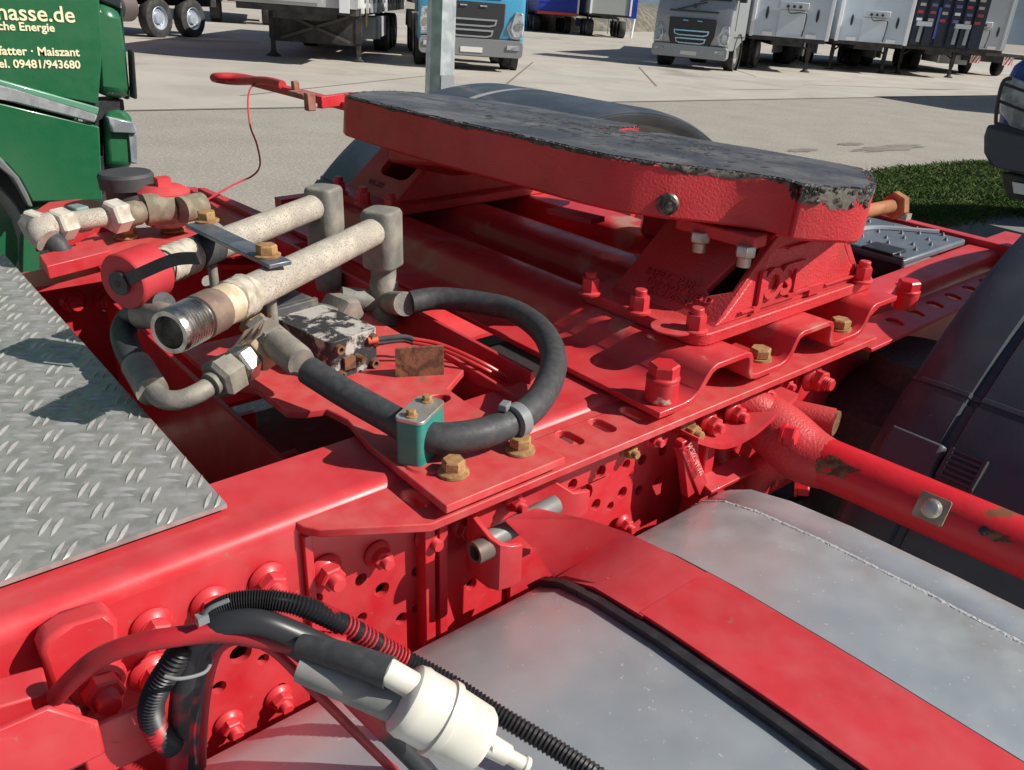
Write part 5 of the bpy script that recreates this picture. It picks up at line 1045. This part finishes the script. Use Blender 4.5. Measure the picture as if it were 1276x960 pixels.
b = B(); b.box((0, 1.2, 2.0), (1.7, 2.2, 2.0)); obj('van_box', b, mat('bright_white_trim', (.85, .86, .87)), t6, bevel=.03); b = B(); b.box((.95, .2, 1.9), (.12, .1, 1.8)); obj('van_side_band', b, mat('blue_strip', (.08, .14, .45)), t6); wheel(t6, (-.6, .6, .4), (1, 0, 0), .4, .3); wheel(t6, (.8, .6, .4), (1, 0, 0), .4, .3)
b = B(); b.box((0, 1.4, .8), (1.5, 2.6, .3)); obj('van_chassis', b, CHAS, t6)
# left: drop side trailer
ang_l = R(-37)
DS = mat('ribbed_grey_dropside', (.52, .53, .52), .5, col2=(.44, .45, .45), scale=1.2)
def dsd(t):
    for k in range(14):
        b = B(); b.box((1.30, .6+.9*k, 1.7), (.06, .09, 1.2)); obj('side_post', b, DS if k % 3 else mat('bright_white_trim', (.85, .86, .87)), t)
    for k in range(60):
        if k % 4 == 0: continue
        b = B(); b.box((1.287, .55+.21*k, 1.36), (.02, .06, .12)); obj('lashing_slot', b, DG, t)
    b = B(); b.poly([(-.95, .35), (.95, .35), (.95, 1.0), (-.95, 1.0)], .05, (0, 2.35, 0), (1, 0, 0), (0, 0, 1)); obj('dark_apron', b, CHAS, t)
    for s_ in (-1, 1):
        b = B(); b.bar((-.8*s_, 2.28, .42), (.8*s_, 2.28, .98), .06, .05, (0, 1, 0)); obj('cross_brace', b, mat('brown_brace', (.09, .08, .075), .7), t)
    b = B(); b.box((1.0, 4.6, .72), (.5, 1.5, .52)); tb = obj('tool_box', b, mat('steel_tool_box', (.4, .43, .46), .35, .5), t, bevel=.02)
    b = B(); b.box((1.26, 4.5, .72), (.03, .06, .54)); b.box((1.26, 4.65, .72), (.03, .06, .54)); obj('box_strip', b, mat('bright_white_trim', (.85, .86, .87)), tb)
    b = B(); b.box((1.15, 2.75, .95), (.03, .25, .34)); obj('yellow_plate', b, mat('dull_yellow', (.5, .42, .1), .6), t)
    b = B(); b.box((1.0, -.05, 1.75), (.2, .06, 1.3)); obj('white_front_post', b, mat('bright_white_trim', (.85, .86, .87)), t)
    b = B(); b.box((-.2, -.06, 1.5), (1.5, .06, .5)); obj('front_board', b, DS, t)
ol = foot_origin((352, 72), (436, 76), ang_l, 2.4)
trailer(ol, ang_l, 'grey drop side trailer resting on its legs left of the blue truck', DS, front_detail=False, posts=False, side=dsd, foot_y=2.4, h0=1.18, h1=3.0, axs=(7.6, 8.9, 10.2))
# far left: maroon truck seen from its side
MAR = mat('maroon_paint', (.11, .012, .016), .35); pmar = G(244, 47, Z=0); am = R(158)
t = thing('lorry', 'maroon lorry seen from the side beyond the green truck, with a round brown tank', 'truck', (0, 0, 0), LM(pmar, R(30)))
for x in (0, -1.37): wheel(t, (x, 0, .5), (0, -1, 0), .52, .34, rim=mat('pale_blue_rim', (.5, .55, .62), .4, .4))
for x in (-5.2,): wheel(t, (x, 0, .5), (0, -1, 0), .52, .34)
b = B(); b.box((-2.2, 1.2, .95), (8.2, 1.0, .3)); obj('chassis_frame', b, CHAS, t)
b = B(); b.cyl((-3.9, .25, .75), (-2.25, .25, .75), .36, n=24); tk = obj('fuel_tank', b, mat('brown_grey_tank', (.2, .16, .16), .4, .4), t, bevel=.03)
for x in (-3.5, -2.8): obj('tank_strap', B().cyl((x-.05, .25, .75), (x+.05, .25, .75), .372, n=24), DG, tk)
b = B(); b.box((-1.6, 1.2, 2.05), (6.6, 2.5, 1.7)); obj('cargo_body', b, MAR, t, bevel=.03)
b = B(); b.box((-.3, -.08, 1.18), (3.6, .08, .10)); obj('pale_skirt', b, mat('pale_guard_rail', (.4, .42, .44)), t)
b = B(); b.box((1.55, 0, 1.15), (.7, .05, .22)); obj('chevron_board', b, mat('chevron_orange', (.6, .2, .03), .5), t)
b = B(); b.box((-6.0, 1.2, 1.9), (2.0, 2.4, 2.8)); obj('cab', b, MAR, t, bevel=.08)
b = B(); b.sweep([V((-.68+1.35*math.cos(a)*1.05, 0, .55+.62*math.sin(a))) for a in (R(10+16*k) for k in range(11))], (0, .1, 0), (0, -.4, 0), .03) ; 
# pale containers behind, between the maroon lorry and the drop side trailer
o7 = G(300, 35, Z=0); tg = trailer(local(o7, R(-24), 0, 3), R(-24), 'pale trailer far behind the maroon lorry', mat('pale_grey_trailer', (.55, .58, .6)), front_detail=False, posts=False, wheels=True, axs=(1.2, 2.4))
# blue and grey trailers at the back of the yard
o8 = G(693, 42, Z=0); BT = mat('royal_blue_tarp', (.012, .035, .32), .45, col2=(.015, .05, .4), scale=2.)
def rb(t):
    b = B(); b.box((0, -.06, 1.18), (2.6, .10, .16)); obj('red_bumper_bar', b, mat('signal_red', (.55, .06, .04)), t)
    b = B(); b.box((1.27, -.05, 2.4), (.10, .1, 2.4)); obj('white_post', b, mat('bright_white_trim', (.85, .86, .87)), t)
    b = B()
    for k in range(5): b.box((0, -.01, 1.45+.35*k), (2.4, .03, .03))
    obj('tarp_rib', b, BT, t)
trailer(o8, R(-32), 'royal blue tarpaulin trailer with a red bumper bar at the back of the yard', BT, front_detail=False, posts=False, side=rb, feet=False, axs=(2., 3.3, 4.6), h0=1.2)
o9 = G(765, 50, Z=0)
def gb(t):
    b = B(); b.box((1.4, -.02, 2.3), (.5, .06, 2.2)); obj('blue_door', b, BT, t)
    b = B(); b.bar((1.25, .1, 1.2), (1.45, .05, .1), .08, .08); b.bar((1.6, .1, 1.2), (1.5, .05, .1), .08, .08); obj('white_leg', b, mat('bright_white_trim', (.85, .86, .87)), t)
trailer(o9+V((2, 2.5, 0)), R(-36), 'dusty grey trailer at the back, left of the silver grey truck', mat('dusty_grey_tarp', (.33, .35, .34), .6), front_detail=False, posts=True, side=gb, h0=1.35, axs=(1.2, 2.5, 3.8))
# bank and fence at the back
b = B(); vs = []; rnd = random.Random(3); n = 40
for i in range(n+1):
    c_ = G(640+i*5, 44-.05*i, Z=0); d_ = V((c_.x, c_.y, 0)).normalized()
    for k, (dd_, h) in enumerate(((9, 0), (11, .5), (14, 1.3), (19, 2.2), (26, 2.6))): vs.append(c_+d_*(dd_+rnd.uniform(-.3, .3))+V((0, 0, h+rnd.uniform(-.12, .12) if k else 0)))
b.add(vs, [(5*i+j, 5*i+5+j, 5*i+6+j, 5*i+1+j) for i in range(n) for j in range(4)])
obj('bank', b, mat('scrubby_bank', (.10, .095, .07), .95, col2=(.19, .17, .135), scale=1.2, bump=.6, bscale=5., bdist=.1), kind='structure')
fA, fB = G(655, 42, Z=0), G(800, 47, Z=0); fd_ = V((fA.x, fA.y, 0)).normalized()*6; fA += fd_; fB += fd_
fe = thing('wire_fence', 'grey wire fence at the foot of the bank behind the blue trailer', 'fence', tuple(fA))
FM = mat('grey_fence_wire', (.2, .21, .21), .6, .3); Lf = (fB-fA).length; fdr = (fB-fA).normalized()
for k in range(int(Lf/2.5)+1):
    p = fA+fdr*k*2.5; obj('fence_post', B().cyl(p, p+V((0, 0, 1.9)), .035, n=8), FM, fe)
for k in range(9):
    obj('fence_wire', B().bar(fA+V((0, 0, .15+.2*k)), fB+V((0, 0, .15+.2*k)), .012, .012), FM, fe)
# ---------------------------------------------------------------- green truck beside the chassis
GY = 3.15; GRN = green()
gt = thing('tractor_truck', 'green truck cab with cream lettering on its door, parked on the far left', 'truck', (G(60, 300, Y=GY).x, GY, 0))
def gq(pts, y=GY): return [(G(px, py, Y=y).x, G(px, py, Y=y).z) for px, py in pts]
def gpoly(name, pts, m_, d=0., th=.03, parent=None, label=None, bevel=.006, y=GY):
    q = gq(pts, y); ar = sum(q[i][0]*q[(i+1) % len(q)][1]-q[(i+1) % len(q)][0]*q[i][1] for i in range(len(q))); q = q if ar > 0 else q[::-1]
    return obj(name, B().poly(q, th, (0, y-d, 0), (1, 0, 0), (0, 0, 1)), m_, parent or gt, label, bevel=bevel)
b = B(); x0 = G(126, 100, Y=GY).x; b.box((x0-1.3, GY+1.25, 1.9), (2.5, 2.30, 3.0)); obj('cab_shell', b, GRN, gt, bevel=.05)
door = gpoly('door', [(-90, 88), (122, 130), (128, 60), (119, -60), (-90, -60)], GRN, .006, .05, label='green upper door panel with cream lettering')
gpoly('side_panel', [(-90, 118), (0, 128), (124, 158), (128, 250), (40, 252), (24, 222), (8, 204), (-12, 196), (-90, 190)], GRN, .002, .05)
gpoly('door_gap', [(-90, 86), (124, 128), (126, 136), (-90, 95)], DG, -.01, .02)
gpoly('trim_strip', [(-90, 92), (0, 106), (121, 143), (117, 153), (0, 124), (-90, 110)], mat('brushed_trim_strip', (.62, .66, .68), .3, .6, col2=(.5, .53, .55), scale=30.), .014, .02)
gpoly('pale_strip', [(-90, 88), (0, 99), (123, 134), (121, 143), (0, 106), (-90, 92)], mat('dusty_green_strip', (.12, .3, .2), .3, coat=.5), .010, .02)
gpoly('corner_panel', [(121, 0), (154, 12), (168, 126), (128, 122)], GRN, -.02, .35, bevel=.03)
gpoly('front_edge', [(156, 5), (160, 12), (170, 126), (165, 128)], mat('dark_green_edge', (.003, .05, .03), .25, coat=.5), -.06, .4)
gpoly('dark_recess', [(126, 128), (160, 126), (162, 140), (136, 152), (136, 246), (124, 246), (124, 140)], BLK, -.05, .1)
gpoly('lower_corner', [(134, 142), (160, 138), (171, 150), (170, 212), (138, 212)], GRN, -.03, .3, bevel=.02)
ind = gpoly('indicator_lamp', [(135, 146), (168, 153), (173, 167), (140, 166)], LAMP, -.005, .06); gpoly('lamp_edge', [(163, 168), (173, 167), (174, 206), (166, 206)], LAMP, -.02, .1)
gpoly('grab_trim', [(164, 62), (168, 66), (172, 124), (167, 124)], DG, .0, .05)
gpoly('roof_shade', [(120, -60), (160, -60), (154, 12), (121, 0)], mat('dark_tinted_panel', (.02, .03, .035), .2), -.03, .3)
wc = G(-88, 318, Y=GY); gpoly('arch_trim', [(-60, 170), (-30, 178), (0, 196), (22, 220), (33, 240), (40, 257), (34, 257), (24, 238), (12, 220), (-4, 207), (-30, 192), (-60, 184)], mat('grey_arch_plastic', (.14, .15, .15), .5), .02, .3); gpoly('arch_inner', [(-60, 184), (-30, 192), (-4, 207), (12, 220), (24, 238), (34, 257), (34, 420), (-60, 420)], BLK, -.22, .05)
wheel(gt, (wc.x, GY+.03, wc.z), (0, -1, 0), .53, .34)
b = B(); b.box((x0-1.2, GY+1.25, .62), (2.6, 2.2, .5)); obj('under_body', b, CHAS, gt)
gpoly('step_panel', [(33, 262), (52, 258), (52, 380), (30, 390)], GRN, -.03, .2)
LET = mat('cream_lettering', (.85, .78, .52), .5)
def sign(txt, px, py, hpx, skew=0.):
    p = G(px, py, Y=GY); q = G(px+60, py+4, Y=GY); sz = (G(px, py-hpx, Y=GY).z-p.z)/.70
    M_ = fr((p.x, GY-.0075, p.z), (1, 0, 0), (0, 0, 1)); obj('lettering', textmesh(txt, sz, .0012, M_, bold=.0008), LET, door)
    return sz
sign('nasse.de', -5, 24, 20.5); sign('che Energie', -3, 37, 10.4); sign('fatter \u00b7 Maiszant', -2, 68, 10.7); sign('el. 09481/943680', -2, 84, 10.1)
# ---------------------------------------------------------------- dark blue truck at the right edge
bt = thing('pickup_truck', 'dark blue truck nose with a black lamp guard at the right edge', 'truck', (7.6, 1.9, 0))
BX = 7.15
def bpoly(name, pts, m_, d, th, bevel=.02, label=None):
    q = [(-(G(px, py, X=BX).y), G(px, py, X=BX).z) for px, py in pts]; ar = sum(q[i][0]*q[(i+1) % len(q)][1]-q[(i+1) % len(q)][0]*q[i][1] for i in range(len(q))); q = q if ar > 0 else q[::-1]
    return obj(name, B().poly(q, th, (BX-d, 0, 0), (0, -1, 0), (0, 0, 1)), m_, bt, label, bevel=bevel)
NAVY = mat('navy_paint', (.02, .045, .27), .25, coat=.6)
bpoly('cab_nose', [(1240, 165), (1243, 150), (1250, 105), (1262, 82), (1276, 72), (1420, 52), (1500, 190), (1300, 190)], NAVY, .02, 1.6, .05)
bpoly('bumper', [(1231, 170), (1236, 154), (1276, 164), (1500, 180), (1500, 250), (1290, 220), (1240, 206), (1231, 190)], mat('dull_dark_bumper', (.06, .068, .09), .5), .10, .5, .04)
bpoly('headlight', [(1251, 104), (1262, 94), (1300, 112), (1310, 175), (1264, 160), (1249, 138)], LAMP, .06, .12, .01)
gb_ = lambda px, py: G(px, py, X=BX-.16)
b = B(); b.tube([gb_(1262, 98), gb_(1249, 104), gb_(1241, 148), gb_(1250, 157), gb_(1310, 176)], .014, 8, 5); b.tube([gb_(1245, 126), gb_(1310, 152)], .011, 8, 3); b.tube([gb_(1249, 104), gb_(1310, 126)], .011, 8, 3); obj('lamp_guard', b, BLK, bt)
bpoly('valance', [(1250, 214), (1300, 224), (1500, 250), (1500, 285), (1258, 246)], CHAS, .05, .6, .02)
bpoly('number_plate', [(1266, 226), (1310, 234), (1310, 247), (1268, 240)], PLATE_, .075, .02, .002)
wq = G(1264, 278, Z=0); wheel(bt, (wq.x+.35, wq.y-.05, .42), (0, 1, 0), .42, .3); wheel(bt, (wq.x+.35, wq.y-1.75, .42), (0, -1, 0), .42, .3)
# a high-sided trailer parked out of the picture on the right; only its shadow falls into view
sp = V((21.5, 11.5, 0)); hh = 3.9; off = V((sdir.x, sdir.y, 0))*(hh/sdir.z)
oo = sp+off
b = B(); b.poly([(0, 0), (9, -.3), (9.0, -2.9), (-.9, -2.5)][::-1], 3.0, (oo.x, oo.y, hh)); tt = thing('parked_trailer', 'trailer parked beyond the right edge, its shadow lying on the asphalt', 'trailer', tuple(oo)); obj('trailer_body', b, WHITE, tt)
b = B()
for dx in (1.2, 6.5, 7.8): b.cyl((oo.x+dx, oo.y-.3, .5), (oo.x+dx, oo.y-2.4, .5), .5, n=20)
b.box((oo.x+4.5, oo.y-1.4, .85), (8, 1, .3)); obj('running_gear', b, CHAS, tt)
